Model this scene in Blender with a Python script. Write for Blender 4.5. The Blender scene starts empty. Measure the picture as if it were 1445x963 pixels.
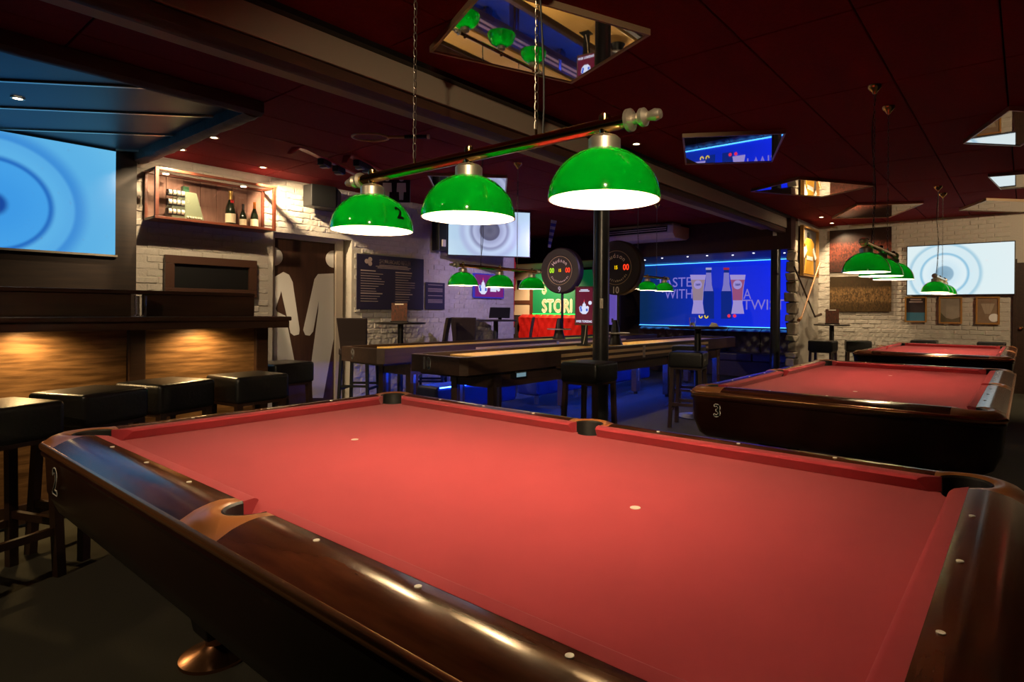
import bpy, bmesh, math, random
from mathutils import Vector, Matrix, Euler
random.seed(7)
S = bpy.context.scene
COL = S.collection
PI = math.pi
# ------------------------------------------------------------------ camera
F, CX, CY = 838.53, 790.08, 439.12
CAMLOC = Vector((1.4309, -1.3369, 1.27)); CAMROT = Euler((PI/2, -0.0075, 0.6656), 'XYZ')
cd = bpy.data.cameras.new('camera'); cam = bpy.data.objects.new('camera', cd); COL.objects.link(cam)
cam.location = CAMLOC; cam.rotation_euler = CAMROT
cd.sensor_width = 36; cd.lens = F*36/1445
cd.shift_x = -(CX-722.5)/1445; cd.shift_y = (CY-481.5)/1445
cd.clip_start = .02; cd.clip_end = 100
S.camera = cam
# ------------------------------------------------------------------ world, exposure
w = bpy.data.worlds.new('world'); S.world = w; w.use_nodes = True
w.node_tree.nodes['Background'].inputs[0].default_value = (.6, .5, .45, 1)
w.node_tree.nodes['Background'].inputs[1].default_value = .02
S.view_settings.view_transform = 'Standard'; S.view_settings.look = 'None'
S.view_settings.gamma = 1; S.view_settings.use_curve_mapping = False
S.view_settings.exposure = 0.9
LAMP_W = 6.2
CEIL = 2.92
# ------------------------------------------------------------------ pixel -> place
_R = CAMROT.to_matrix()
def ray(u, v): return _R @ Vector(((u-CX)/F, -(v-CY)/F, -1))
def on(u, v, axis, val):
    d = ray(u, v); i = 'xyz'.index(axis); return CAMLOC + d*((val-CAMLOC[i])/d[i])
# ------------------------------------------------------------------ materials
MATS = {}
def mat(name, col, rough=.5, metal=0, emit=None, es=0, spec=.5, coat=0, bump=None, vary=None, trans=0, sheen=0):
    """bump=(scale,strength,(sx,sy,sz)); vary=(scale,colour2,(sx,sy,sz),contrast)"""
    if name in MATS: return MATS[name]
    m = bpy.data.materials.new(name); m.use_nodes = True; nt = m.node_tree; p = nt.nodes['Principled BSDF']
    p.inputs['Base Color'].default_value = (*col, 1); p.inputs['Roughness'].default_value = rough
    p.inputs['Metallic'].default_value = metal; p.inputs['Specular IOR Level'].default_value = spec
    p.inputs['Coat Weight'].default_value = coat; p.inputs['Coat Roughness'].default_value = .06
    p.inputs['Transmission Weight'].default_value = trans
    p.inputs['Sheen Weight'].default_value = sheen
    if emit: p.inputs['Emission Color'].default_value = (*emit, 1); p.inputs['Emission Strength'].default_value = es
    def noise(scale, st, detail=4):
        tc = nt.nodes.new('ShaderNodeTexCoord'); mp = nt.nodes.new('ShaderNodeMapping'); mp.inputs['Scale'].default_value = st
        nz = nt.nodes.new('ShaderNodeTexNoise'); nz.inputs['Scale'].default_value = scale; nz.inputs['Detail'].default_value = detail
        nt.links.new(tc.outputs['Object'], mp.inputs[0]); nt.links.new(mp.outputs[0], nz.inputs[0]); return nz
    if vary:
        sc, c2, st, con = vary; nz = noise(sc, st); r = nt.nodes.new('ShaderNodeValToRGB')
        r.color_ramp.elements[0].position = .5-con; r.color_ramp.elements[1].position = .5+con
        r.color_ramp.elements[0].color = (*col, 1); r.color_ramp.elements[1].color = (*c2, 1)
        nt.links.new(nz.outputs['Fac'], r.inputs[0]); nt.links.new(r.outputs[0], p.inputs['Base Color'])
    if bump:
        sc, s, st = bump; nz = noise(sc, st, 6); b = nt.nodes.new('ShaderNodeBump'); b.inputs['Strength'].default_value = s; b.inputs['Distance'].default_value = .01
        nt.links.new(nz.outputs['Fac'], b.inputs['Height']); nt.links.new(b.outputs[0], p.inputs['Normal'])
    MATS[name] = m; return m
def glow(name, col, s): return mat(name, (0, 0, 0), .6, emit=col, es=s)
def shade_mat():
    m = bpy.data.materials.new('green_glass'); m.use_nodes = True; nt = m.node_tree; p = nt.nodes['Principled BSDF']
    p.inputs['Base Color'].default_value = (.0, .30, .012, 1); p.inputs['Roughness'].default_value = .07; p.inputs['Coat Weight'].default_value = .5
    t = nt.nodes.new('ShaderNodeBsdfTranslucent'); t.inputs[0].default_value = (.0, .62, .03, 1)
    mx = nt.nodes.new('ShaderNodeMixShader'); mx.inputs[0].default_value = .14
    nt.links.new(p.outputs[0], mx.inputs[1]); nt.links.new(t.outputs[0], mx.inputs[2]); nt.links.new(mx.outputs[0], nt.nodes['Material Output'].inputs[0])
    return m
def liner_mat():
    m = bpy.data.materials.new('opal_white'); m.use_nodes = True; nt = m.node_tree; p = nt.nodes['Principled BSDF']
    p.inputs['Base Color'].default_value = (.9, .88, .82, 1); p.inputs['Roughness'].default_value = .5
    t = nt.nodes.new('ShaderNodeBsdfTranslucent'); t.inputs[0].default_value = (.9, .9, .85, 1)
    mx = nt.nodes.new('ShaderNodeMixShader'); mx.inputs[0].default_value = .12
    nt.links.new(p.outputs[0], mx.inputs[1]); nt.links.new(t.outputs[0], mx.inputs[2]); nt.links.new(mx.outputs[0], nt.nodes['Material Output'].inputs[0])
    return m
def ring_screen(name, cx, cy, scale, stops, s):
    """a screen showing soft concentric rings; stops = [(radius0..1, colour)]"""
    m = bpy.data.materials.new(name); m.use_nodes = True; nt = m.node_tree; p = nt.nodes['Principled BSDF']
    p.inputs['Base Color'].default_value = (0, 0, 0, 1); p.inputs['Roughness'].default_value = .25
    tc = nt.nodes.new('ShaderNodeTexCoord'); sb = nt.nodes.new('ShaderNodeVectorMath'); sb.operation = 'SUBTRACT'; sb.inputs[1].default_value = (cx, cy, 0)
    ml = nt.nodes.new('ShaderNodeVectorMath'); ml.operation = 'MULTIPLY'; ml.inputs[1].default_value = (1/scale, 1/scale, 0)
    ln = nt.nodes.new('ShaderNodeVectorMath'); ln.operation = 'LENGTH'; r = nt.nodes.new('ShaderNodeValToRGB'); r.color_ramp.interpolation = 'EASE'
    el = r.color_ramp.elements
    while len(el) < len(stops): el.new(.5)
    for e, (q, c) in zip(el, stops): e.position = q; e.color = (*c, 1)
    for a, b in ((tc.outputs['Object'], sb.inputs[0]), (sb.outputs[0], ml.inputs[0]), (ml.outputs[0], ln.inputs[0]), (ln.outputs['Value'], r.inputs[0]), (r.outputs[0], p.inputs['Emission Color'])): nt.links.new(a, b)
    p.inputs['Emission Strength'].default_value = s
    return m
def print_mat(name, c1, c2, scale, base, ygrad=None):
    """printed photo: speckled crowd of voronoi cells on a dark ground"""
    m = bpy.data.materials.new(name); m.use_nodes = True; nt = m.node_tree; p = nt.nodes['Principled BSDF']; p.inputs['Roughness'].default_value = .35
    tc = nt.nodes.new('ShaderNodeTexCoord'); v = nt.nodes.new('ShaderNodeTexVoronoi'); v.inputs['Scale'].default_value = scale
    mp = nt.nodes.new('ShaderNodeMapping'); mp.inputs['Scale'].default_value = (1.6, 1, 1)
    r = nt.nodes.new('ShaderNodeValToRGB'); r.color_ramp.elements[0].color = (*c1, 1); r.color_ramp.elements[1].color = (*c2, 1)
    sp = nt.nodes.new('ShaderNodeSeparateXYZ'); gr = nt.nodes.new('ShaderNodeValToRGB'); e = gr.color_ramp.elements
    e[0].position, e[1].position = .0, 1; e[0].color = (.25, .25, .25, 1); e[1].color = (0, 0, 0, 1)
    for q, c in ((.22, .35), (.3, 1), (.62, 1), (.72, .12)):
        k = e.new(q); k.color = (c, c, c, 1)
    mx = nt.nodes.new('ShaderNodeMix'); mx.data_type = 'RGBA'; mx.inputs['A'].default_value = (*base, 1)
    L = nt.links.new
    L(tc.outputs['Object'], mp.inputs[0]); L(mp.outputs[0], v.inputs['Vector']); L(v.outputs['Color'], r.inputs[0]); L(tc.outputs['Generated'], sp.inputs[0])
    L(sp.outputs['Y'], gr.inputs[0]); L(gr.outputs[0], mx.inputs['Factor']); L(r.outputs[0], mx.inputs['B']); L(mx.outputs['Result'], p.inputs['Base Color'])
    return m
CLOTH = mat('red_cloth', (.36, .033, .044), .95, spec=.12, bump=(900, .12, (1, 1, 1)), vary=(5, (.40, .038, .050), (1, 1, 1), .3), sheen=.15)
RAILW = mat('rosewood', (.035, .010, .005), .17, coat=.0, vary=(5, (.11, .030, .013), (.8, 6, 6), .18))
RAILY = mat('rosewood_cross', (.035, .010, .005), .17, coat=.0, vary=(5, (.11, .030, .013), (6, .8, 6), .18))
for _m in (RAILW, RAILY): _m.node_tree.nodes['Principled BSDF'].inputs['Specular Tint'].default_value = (1, .74, .38, 1)
CAPW = mat('amber_wood', (.42, .14, .035), .3, coat=0, vary=(8, (.38, .15, .05), (1, 1, 1), .2))
COPPER = mat('copper', (.62, .30, .16), .25, metal=1)
TRIMC = mat('copper_edge', (.72, .33, .15), .24, metal=.9)
APRON = mat('mahogany_apron', (.013, .0025, .002), .32, vary=(6, (.022, .0045, .0035), (1, 1, 1), .2))
BLACK = mat('black_satin', (.006, .006, .006), .45)
BLKMET = mat('black_steel', (.012, .013, .015), .3, spec=.6)
LEATHER = mat('black_leather', (.010, .010, .010), .36, bump=(60, .15, (1, 1, 1)))
PLEATHER = mat('pocket_leather', (.012, .013, .012), .5)
DARKWOOD = mat('dark_wood', (.022, .010, .006), .4, vary=(5, (.045, .020, .010), (6, .6, 6), .2))
STOOLW = mat('stool_wood', (.030, .013, .007), .4)
PANELW = mat('panel_wood', (.085, .042, .016), .35, vary=(5, (.21, .11, .045), (1, .9, 9), .14), bump=(30, .1, (1, .5, 8)))
IVORY = mat('ivory', (.85, .80, .66), .35)
WHITE = mat('white_paint', (.78, .77, .74), .5)
BRASS = mat('brass', (.75, .52, .22), .16, metal=1)
NICKEL = mat('brushed_nickel', (.80, .73, .62), .42, metal=.85)
CHAINM = mat('chain_steel', (.30, .27, .23), .35, metal=1)
BRICKM = mat('whitewashed_brick', (.56, .52, .46), .85, spec=.2, bump=(22, .8, (1, .6, 1.6)), vary=(4, (.46, .42, .36), (1, 1, 1.5), .22))
MORTAR = mat('whitewashed_mortar', (.50, .46, .40), .95, spec=.1, bump=(40, .6, (1, 1, 1)))
PLASTER = mat('old_plaster', (.50, .46, .40), .9, spec=.15, bump=(9, .6, (1, 1, 1)), vary=(3, (.40, .36, .30), (1, 1, 1), .2))
STONEM = mat('broken_stone', (.40, .35, .28), .9, bump=(18, 1, (1, 1, 1)), vary=(6, (.28, .24, .18), (1, 1, 1), .2))
FELT = mat('maroon_ceiling_felt', (.20, .018, .020), .95, spec=.1, bump=(160, .3, (1, 1, 1)), vary=(40, (.15, .014, .016), (1, 1, 1), .3))
SEAM = mat('ceiling_void', (.008, .002, .002), .9)
NAVYC = mat('navy_ceiling_panel', (.030, .034, .048), .42)
CREAMT = mat('cream_strip', (.92, .80, .62), .32, metal=.8)
TIMBER = mat('old_timber', (.085, .035, .020), .7, bump=(14, .9, (1, .3, 1)), vary=(6, (.05, .02, .012), (1, .3, 1), .2))
BEIGE = mat('beige_beam', (.32, .27, .21), .7)
CARPET = mat('dark_carpet', (.062, .058, .042), .98, spec=.05, bump=(500, .6, (1, 1, 1)), vary=(220, (.07, .066, .05), (1, 1, 1), .25))
DKWALL = mat('dark_wall', (.03, .018, .015), .8)
MIRROR = mat('mirror', (.85, .85, .86), .02, metal=1)
GOLDF = mat('gold_frame', (.42, .22, .06), .35, metal=.3)
GLASS = mat('clear_glass', (1, 1, 1), .03, trans=1)
CREAM = mat('cream_wall', (.62, .50, .36), .7)
SHADE, LINER = shade_mat(), liner_mat()
THIN = bpy.data.materials.new('thin_glass'); THIN.use_nodes = True; _n = THIN.node_tree; _g = _n.nodes['Principled BSDF']; _g.inputs['Roughness'].default_value = .02; _g.inputs['Metallic'].default_value = 1
_t = _n.nodes.new('ShaderNodeBsdfTransparent'); _m = _n.nodes.new('ShaderNodeMixShader'); _m.inputs[0].default_value = .07
_n.links.new(_t.outputs[0], _m.inputs[1]); _n.links.new(_g.outputs[0], _m.inputs[2]); _n.links.new(_m.outputs[0], _n.nodes['Material Output'].inputs[0])
BULB = glow('bulb_glow', (1, .82, .55), 14)
# ------------------------------------------------------------------ mesh builder
class MB:
    def __init__(s): s.v = []; s.f = []; s.sm = False
    def add(s, vs, fs):
        o = len(s.v); s.v += [tuple(x) for x in vs]; s.f += [tuple(i+o for i in f) for f in fs]; return s
    def box(s, c, d, rz=0, taper=1, M=None):
        x, y, z = d[0]/2, d[1]/2, d[2]/2; vs = []
        for sz in (-1, 1):
            k = taper if sz < 0 else 1
            for sx, sy in ((-1, -1), (1, -1), (1, 1), (-1, 1)):
                p = Vector((sx*x*k, sy*y*k, sz*z))
                if rz: p = Matrix.Rotation(rz, 3, 'Z') @ p
                if M: p = M @ p
                vs.append(p+Vector(c))
        return s.add(vs, [(3, 2, 1, 0), (4, 5, 6, 7), (0, 1, 5, 4), (1, 2, 6, 5), (2, 3, 7, 6), (3, 0, 4, 7)])
    def b2(s, a, b): return s.box([(p+q)/2 for p, q in zip(a, b)], [abs(q-p) for p, q in zip(a, b)])
    def lathe(s, prof, n=24, c=(0, 0, 0), axis='z', caps=True, a0=0, a1=2*PI):
        full = abs(a1-a0-2*PI) < 1e-6; m = n if full else n+1; o = []
        for r, z in prof:
            for i in range(m):
                a = a0+(a1-a0)*i/n; q = (r*math.cos(a), r*math.sin(a), z)
                if axis == 'x': q = (q[2], q[0], q[1])
                if axis == 'y': q = (q[0], q[2], q[1])
                o.append((q[0]+c[0], q[1]+c[1], q[2]+c[2]))
        fs = []
        for j in range(len(prof)-1):
            for i in range(n):
                a = j*m+i; b = j*m+(i+1) % m; fs.append((a, b, b+m, a+m))
        if caps and full:
            if prof[0][0] > 1e-6: fs.append(tuple(range(m))[::-1])
            if prof[-1][0] > 1e-6: fs.append(tuple(range((len(prof)-1)*m, len(prof)*m)))
        return s.add(o, fs)
    def cyl(s, c, r, h, n=20, axis='z', r2=None): return s.lathe([(r, -h/2), (r if r2 is None else r2, h/2)], n, c, axis)
    def tube(s, pts, r, n=8, closed=False):
        pts = [Vector(p) for p in pts]; N = len(pts); o = []
        for i, p in enumerate(pts):
            a = pts[(i-1) % N] if closed or i > 0 else p; b = pts[(i+1) % N] if closed or i < N-1 else p
            t = (b-a).normalized(); up = Vector((0, 0, 1)) if abs(t.z) < .9 else Vector((1, 0, 0))
            e = t.cross(up).normalized(); g = e.cross(t); rr = r[i] if isinstance(r, (list, tuple)) else r
            o += [p+(e*math.cos(2*PI*k/n)+g*math.sin(2*PI*k/n))*rr for k in range(n)]
        fs = []
        for i in range(N if closed else N-1):
            j = (i+1) % N
            for k in range(n): fs.append((i*n+k, i*n+(k+1) % n, j*n+(k+1) % n, j*n+k))
        if not closed: fs += [tuple(range(n))[::-1], tuple(range((N-1)*n, N*n))]
        return s.add(o, fs)
    def poly(s, pts, z0, z1):
        n = len(pts); vs = [(x, y, z0) for x, y in pts]+[(x, y, z1) for x, y in pts]
        return s.add(vs, [tuple(range(n))[::-1], tuple(range(n, 2*n))]+[(i, (i+1) % n, (i+1) % n+n, i+n) for i in range(n)])
    def loft(s, rows, close=False, wrap=False):
        n = len(rows[0]); fs = []
        for i in range(len(rows) if wrap else len(rows)-1):
            j = (i+1) % len(rows)
            for k in range(n if close else n-1): fs.append((i*n+k, i*n+(k+1) % n, j*n+(k+1) % n, j*n+k))
        if close and not wrap: fs += [tuple(range(n))[::-1], tuple(range((len(rows)-1)*n, len(rows)*n))]
        return s.add([p for r in rows for p in r], fs)
    def mesh(s, name, m, smooth=False, bev=0, seg=2, tri=False):
        me = bpy.data.meshes.new(name); me.from_pydata(s.v, [], s.f)
        bm = bmesh.new(); bm.from_mesh(me); bmesh.ops.recalc_face_normals(bm, faces=bm.faces)
        if bev: bmesh.ops.bevel(bm, geom=[e for e in bm.edges if len(e.link_faces) == 2 and e.calc_face_angle(0) > .6], offset=bev, segments=seg, profile=.6, affect='EDGES')
        if tri: bmesh.ops.triangulate(bm, faces=bm.faces)
        bm.to_mesh(me); bm.free(); me.materials.append(m)
        if smooth:
            me.polygons.foreach_set('use_smooth', [True]*len(me.polygons))
            try: me.set_sharp_from_angle(angle=.7)
            except Exception: pass
        return me
    def build(s, name, m, parent=None, smooth=False, bev=0, seg=2, tri=False, label=None):
        o = bpy.data.objects.new(name, s.mesh(name, m, smooth, bev, seg, tri)); COL.objects.link(o); o.parent = parent
        if label: o['label'] = label
        return o
def tag(o, label=None, cat=None, group=None, kind=None):
    for k, v in (('label', label), ('category', cat), ('group', group), ('kind', kind)):
        if v: o[k] = v
    return o
def thing(name, label, cat, loc=(0, 0, 0), rz=0, group=None, mtx=None):
    o = bpy.data.objects.new(name, None); COL.objects.link(o); o.empty_display_size = .1
    if mtx is not None: o.matrix_world = mtx
    else: o.location = loc; o.rotation_euler = (0, 0, rz)
    return tag(o, label, cat, group)
def copy_tree(o, parent=None):
    c = o.copy(); COL.objects.link(c); c.parent = parent
    for ch in o.children: copy_tree(ch, c)
    return c
def frame(o, right, up):
    """wall frame: local x = right, y = up, z = out of the wall"""
    r = Vector(right).normalized(); u = Vector(up).normalized(); n = r.cross(u)
    return Matrix(((r.x, u.x, n.x, o[0]), (r.y, u.y, n.y, o[1]), (r.z, u.z, n.z, o[2]), (0, 0, 0, 1)))
def FL(o): return frame(o, (0, 1, 0), (0, 0, 1))       # on a wall that faces +x
def FB(o): return frame(o, (1, 0, 0), (0, 0, 1))       # on a wall that faces -y
def text_mb(txt, size, align='CENTER', ext=.0008):
    cu = bpy.data.curves.new('t', 'FONT'); cu.body = txt; cu.size = size; cu.align_x = align; cu.align_y = 'CENTER'; cu.extrude = ext; cu.resolution_u = 3
    ob = bpy.data.objects.new('t', cu); me = bpy.data.meshes.new_from_object(ob)
    mb = MB().add([v.co[:] for v in me.vertices], [tuple(p.vertices) for p in me.polygons])
    bpy.data.objects.remove(ob); bpy.data.curves.remove(cu); bpy.data.meshes.remove(me); return mb
def xform(mb, M):
    mb.v = [tuple(M @ Vector(p)) for p in mb.v]; return mb
def lettering(name, txt, size, m, parent, M=None, at=None, bold=0, sx=1, align='CENTER'):
    mb = text_mb(txt, size, align)
    if bold:
        b = MB()
        for dx, dy in ((0, 0), (bold, 0), (-bold, 0), (0, bold), (0, -bold)):
            b.add([(p[0]+dx, p[1]+dy, p[2]) for p in mb.v], mb.f)
        mb = b
    if sx != 1: mb.v = [(p[0]*sx, p[1], p[2]) for p in mb.v]
    if M is None: M = Matrix.Translation(at)
    return xform(mb, M).build(name, m, parent)
def spot(name, loc, target, watt, col, size=1.2, blend=.6, r=.03, parent=None):
    l = bpy.data.lights.new(name, 'SPOT'); l.energy = watt; l.color = col; l.spot_size = size; l.spot_blend = blend; l.shadow_soft_size = r
    o = bpy.data.objects.new(name, l); COL.objects.link(o)
    o.rotation_euler = (Vector(target)-Vector(loc)).to_track_quat('-Z', 'Y').to_euler(); o.location = loc
    if parent: o.parent = parent; o.matrix_parent_inverse = parent.matrix_world.inverted() if parent.matrix_world else Matrix()
    return o
# ================================================================== the setting
WX, YB = -6.0, 10.72            # left brick wall plane, back brick wall plane
def struct(o, label=None, cat=None): return tag(o, label, cat, kind='structure')
fl = struct(MB().b2((-11, -5, -.05), (5, 12.5, 0)).build('floor', CARPET), 'dark charcoal carpet under all the tables', 'floor')
ce = struct(MB().b2((-11, -5, CEIL+.03), (5, 12.5, CEIL+.08)).build('ceiling', SEAM), 'dark red felt panelled ceiling', 'ceiling')
struct(MB().b2((4.6, -5, 0), (4.7, 12.5, CEIL+.03)).build('wall_right', DKWALL), 'dark wall on the right outside the view', 'wall')
struct(MB().b2((-11, -5, 0), (4.7, -4.9, CEIL+.03)).build('wall_front', DKWALL), 'dark wall behind the camera', 'wall')
struct(MB().b2((-11, -5, 0), (-10.9, 12.5, CEIL+.03)).build('wall_far_left', DKWALL), 'dark far wall beyond the red booth', 'wall')
# ceiling panels, seams on a .625 x 1.25 grid
XS = [.06+.625*k for k in range(-17, 8)]; YS = [2.18+1.25*k for k in range(-6, 9)]
pm = MB().b2((-.308, -.62, -.03), (.308, .62, 0)).mesh('ceiling_panel', FELT, bev=.004, seg=1)
for i in range(len(XS)-1):
    for j in range(len(YS)-1):
        x0, x1, y0, y1 = XS[i], XS[i+1], YS[j], YS[j+1]
        if x1 < -3.4 and y1 < .9 or x1 < -6.4 and y1 < 6: continue
        if x1 > 4.6 or x0 < -10.9 or y1 > 12.4: continue
        o = bpy.data.objects.new('ceiling_panel', pm); COL.objects.link(o); o.parent = ce
        o.location = ((x0+x1)/2, (y0+y1)/2, CEIL+.03)
# navy ceiling over the left corner: boards laid at 45 degrees between cream strips
def clip(poly, a, b, c):
    out = []
    for i in range(len(poly)):
        p, q = poly[i], poly[(i+1) % len(poly)]; fp, fq = a*p[0]+b*p[1]-c, a*q[0]+b*q[1]-c
        if fp <= 0: out.append(p)
        if fp*fq < 0: t = fp/(fp-fq); out.append((p[0]+t*(q[0]-p[0]), p[1]+t*(q[1]-p[1])))
    return out
rect = [(-6.0, -4.9), (-3.42, -4.9), (-3.42, .86), (-6.0, .86)]
k = -7.5
while k < 2:
    pl = clip(clip(rect, 1, -1, k+.885), -1, 1, -(k+.02))
    if len(pl) > 2: MB().poly(pl, CEIL-.02, CEIL+.01).build('ceiling_panel', NAVYC, ce)
    st = clip(clip(rect, 1, -1, k+.02), -1, 1, -(k-.015))
    if len(st) > 2: MB().poly(st, CEIL-.034, CEIL+.01).build('cream_strip', CREAMT, ce)
    k += .9
def timber(name, a, b, wd, ht, label):
    a, b = Vector(a), Vector(b); n = 24; rows = []; d = (b-a).normalized(); e = Vector((-d.y, d.x, 0))
    for i in range(n+1):
        p = a+(b-a)*i/n; row = []
        for k in range(10):
            an = 2*PI*k/10; q = 1+random.uniform(-.10, .10); c, s_ = math.cos(an), math.sin(an)
            f = 1/max(abs(c), abs(s_))**.75
            row.append(tuple(p+e*(wd/2*c*f*q)+Vector((0, 0, ht/2*s_*f*q))))
        rows.append(row)
    return struct(MB().loft(rows, close=True).build(name, TIMBER, smooth=True), label, 'beam')
timber('trim_1', (-3.42, -4.8, CEIL-.05), (-3.42, .92, CEIL-.05), .15, .12, 'rough timber edging the navy ceiling along the bar')
timber('trim_2', (-5.95, .86, CEIL-.06), (-3.42, .86, CEIL-.06), .13, .14, 'rough timber edging the navy ceiling towards the brick wall')
struct(MB().b2((-2.25, -4.9, CEIL-.20), (-1.80, 9.05, CEIL)).build('trim_3', BEIGE, bev=.008), 'long beige boxed ceiling beam across the room', 'beam')
struct(MB().b2((-1.80, -4.9, CEIL-.035), (-1.74, 9.05, CEIL)).build('trim_4', BLACK), 'black strip along the top of the beige beam', 'trim')
timber('trim_5', (-1.88, -4.8, CEIL-.245), (-1.88, 9.03, CEIL-.245), .15, .09, 'brown timber under the beige ceiling beam')
# brick walls
BV = []
for q in range(6):
    b = MB(); n = 5; L, Hh = .208, .066
    vs = []
    for yy in (0, 1):
        for i in range(n+1):
            t = i/n-.5; j = lambda a: random.uniform(-a, a)
            vs.append((t*L+(j(.004) if 0 < i < n else 0), (-Hh/2 if yy == 0 else Hh/2)+j(.005), .007+j(.004)))
    fr = [(i, i+1, n+2+i, n+1+i) for i in range(n)]
    bk = [(x, y, -.02) for x, y, z in vs]; N = len(vs); per = list(range(n+1))+list(range(2*n+1, n, -1))
    b.add(vs+bk, fr+[(per[i], per[(i+1) % len(per)], per[(i+1) % len(per)]+N, per[i]+N) for i in range(len(per))])
    BV.append(b)
BME = [b.mesh('brick', BRICKM, bev=.006, seg=1) for b in BV]
def bricks(parent, M, length, height, skip, limit):
    """bricks on the wall frame M; the ones nearest the camera singly, the rest joined"""
    spots = []; row = 0; z = .04
    while z < height-.03:
        x = .108*(1 if row % 2 else 2)-.108
        while x < length-.06:
            if x > .06 and not skip(x, z): spots.append((x, z))
            x += .218
        z += .0765; row += 1
    def dist(p):
        w_ = M @ Vector((p[0], p[1], 0)); d = w_-CAMLOC; l = _R.transposed() @ d
        return (0 if abs(l.x/-l.z*F+CX-722) < 722 and p[1] > .9 else 50)+d.length
    spots.sort(key=dist); rest = MB()
    for i, (x, z) in enumerate(spots):
        q = random.randrange(6); dz = random.uniform(-.004, .005)
        if i < limit:
            o = bpy.data.objects.new('brick', BME[q]); COL.objects.link(o); o.parent = parent; o.matrix_world = M @ Matrix.Translation((x, z, dz)); o.parent = parent
        else:
            rest.add([M @ Vector((p[0]+x, p[1]+z, p[2]+dz)) for p in BV[q].v], BV[q].f)
    if rest.v: rest.build('brickwork', BRICKM, parent)['kind'] = 'stuff'
d0 = on(385, 400, 'x', WX).y; d1 = on(496, 400, 'x', WX).y; DTOP = on(440, 333, 'x', WX).z
Y0, Y1 = on(190, 300, 'x', WX).y, 6.75
wl = MB()
wl.b2((WX-.3, -4.9, 0), (WX, d0, CEIL+.03)).b2((WX-.3, d1, 0), (WX, Y1, CEIL+.03)).b2((WX-.3, d0, DTOP), (WX, d1, CEIL+.03))
wl = struct(wl.build('wall_left', MORTAR), 'whitewashed brick wall with the toilet door and rules board', 'wall')
bricks(wl, FL((WX, Y0, 0)), Y1-Y0, CEIL, lambda x, z: d0-Y0-.1 < x < d1-Y0+.1 and z < DTOP+.03, 300)
wb = struct(MB().b2((-1.72, YB, 0), (4.6, YB+.2, CEIL+.03)).build('wall_back', MORTAR), 'whitewashed brick back wall behind the far pool table', 'wall')
xe = on(1432, 400, 'y', YB).x
bricks(wb, FB((-1.72, YB, 0)), xe+1.72, CEIL, lambda x, z: False, 300)
yst = on(1124, 400, 'x', -1.72).y
stub = struct(MB().b2((-1.86, yst+.05, 0), (-1.72, YB+.1, CEIL+.03)).build('wall_stub', PLASTER), 'rough plastered wall end with crossed hockey sticks', 'wall')
z = .03
while z < CEIL-.5:                                    # broken stones along the free end
    h = random.uniform(.10, .22); dpt = random.uniform(.04, .16)
    b = MB().box((0, 0, 0), (.16, dpt+.12, h-.012)); b.v = [(x+random.uniform(-.02, .02), y+random.uniform(-.025, .025), q+random.uniform(-.012, .012)) for x, y, q in b.v]
    o = b.build('stone', STONEM, stub, bev=.02); o.location = (-1.79, yst+.06-dpt/2, z+h/2); z += h
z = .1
while z < CEIL-.1:                                   # jagged left wall end, red light on it put into the stone colour
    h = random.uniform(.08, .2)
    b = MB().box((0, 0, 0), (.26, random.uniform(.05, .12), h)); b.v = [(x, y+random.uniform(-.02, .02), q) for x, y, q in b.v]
    o = b.build('stone', mat('red_light_tint', (.55, .02, .015), .7) if z > .9 else STONEM, wl, bev=.012); o.location = (WX-.16, Y1+.02, z+h/2); z += h
struct(MB().b2((-10.9, YB, 0), (-1.86, YB+.2, CEIL+.03)).build('wall_back_left', DKWALL), 'dark back wall behind the lit signs', 'wall')
dr = struct(MB().b2((xe+.02, YB-.03, 0), (xe+.95, YB, 2.1)).build('door_2', DARKWOOD, bev=.004), 'dark wooden door at the far right edge', 'door')
MB().lathe([(0, -.05), (.028, -.045), (.03, -.03), (.012, -.02), (.012, 0)], 14, (xe+.09, YB-.03, 1.05), 'y').build('door_handle', BRASS, dr, smooth=True)
struct(MB().b2((xe-.02, YB-.06, 0), (xe+.03, YB, 2.16)).build('trim_6', DARKWOOD), 'dark frame post beside the far door', 'trim')
# bulkhead over the booth alcove + alcove ceiling
bh = struct(MB().b2((-10.8, 9.05, 2.36), (-1.73, 9.30, CEIL+.02)).build('trim_7', mat('bulkhead_wood', (.035, .010, .007), .55, vary=(6, (.05, .016, .010), (8, 1, .7), .2)), bev=.004), 'dark wooden bulkhead above the blue sign', 'bulkhead')
MB().b2((-2.03, 9.02, 2.60), (-1.97, 9.05, 2.72)).build('switch_box', IVORY, bh, bev=.005)
struct(MB().b2((-10.8, 9.30, 2.36), (-1.75, YB, 2.42)).build('trim_8', mat('alcove_grey', (.10, .10, .12), .5)), 'grey lowered ceiling above the blue sign', 'ceiling')
# ================================================================== columns
def column(u, v, x, label):
    p = on(u, v, 'x', x); top = CEIL-.2 if p.y < 9 else 2.36
    t = thing('support_column', label, 'column', (p.x, min(p.y, 9.17), 0), group='black steel columns')
    MB().cyl((0, 0, top/2), .082, top, 28).build('shaft', BLKMET, t, smooth=True)
    MB().b2((-.13, -.13, 0), (.13, .13, .012)).build('base_plate', BLKMET, t)
    return t
c1 = column(848, 439, -2.02, 'black round steel column behind the stool in the middle')
MB().b2((.055, -.1, 1.30), (.075, -.072, 1.40)).build('notice_card', IVORY, c1)
column(1094, 439, -2.0, 'black round steel column in front of the blue sign by the rough wall end')
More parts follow.
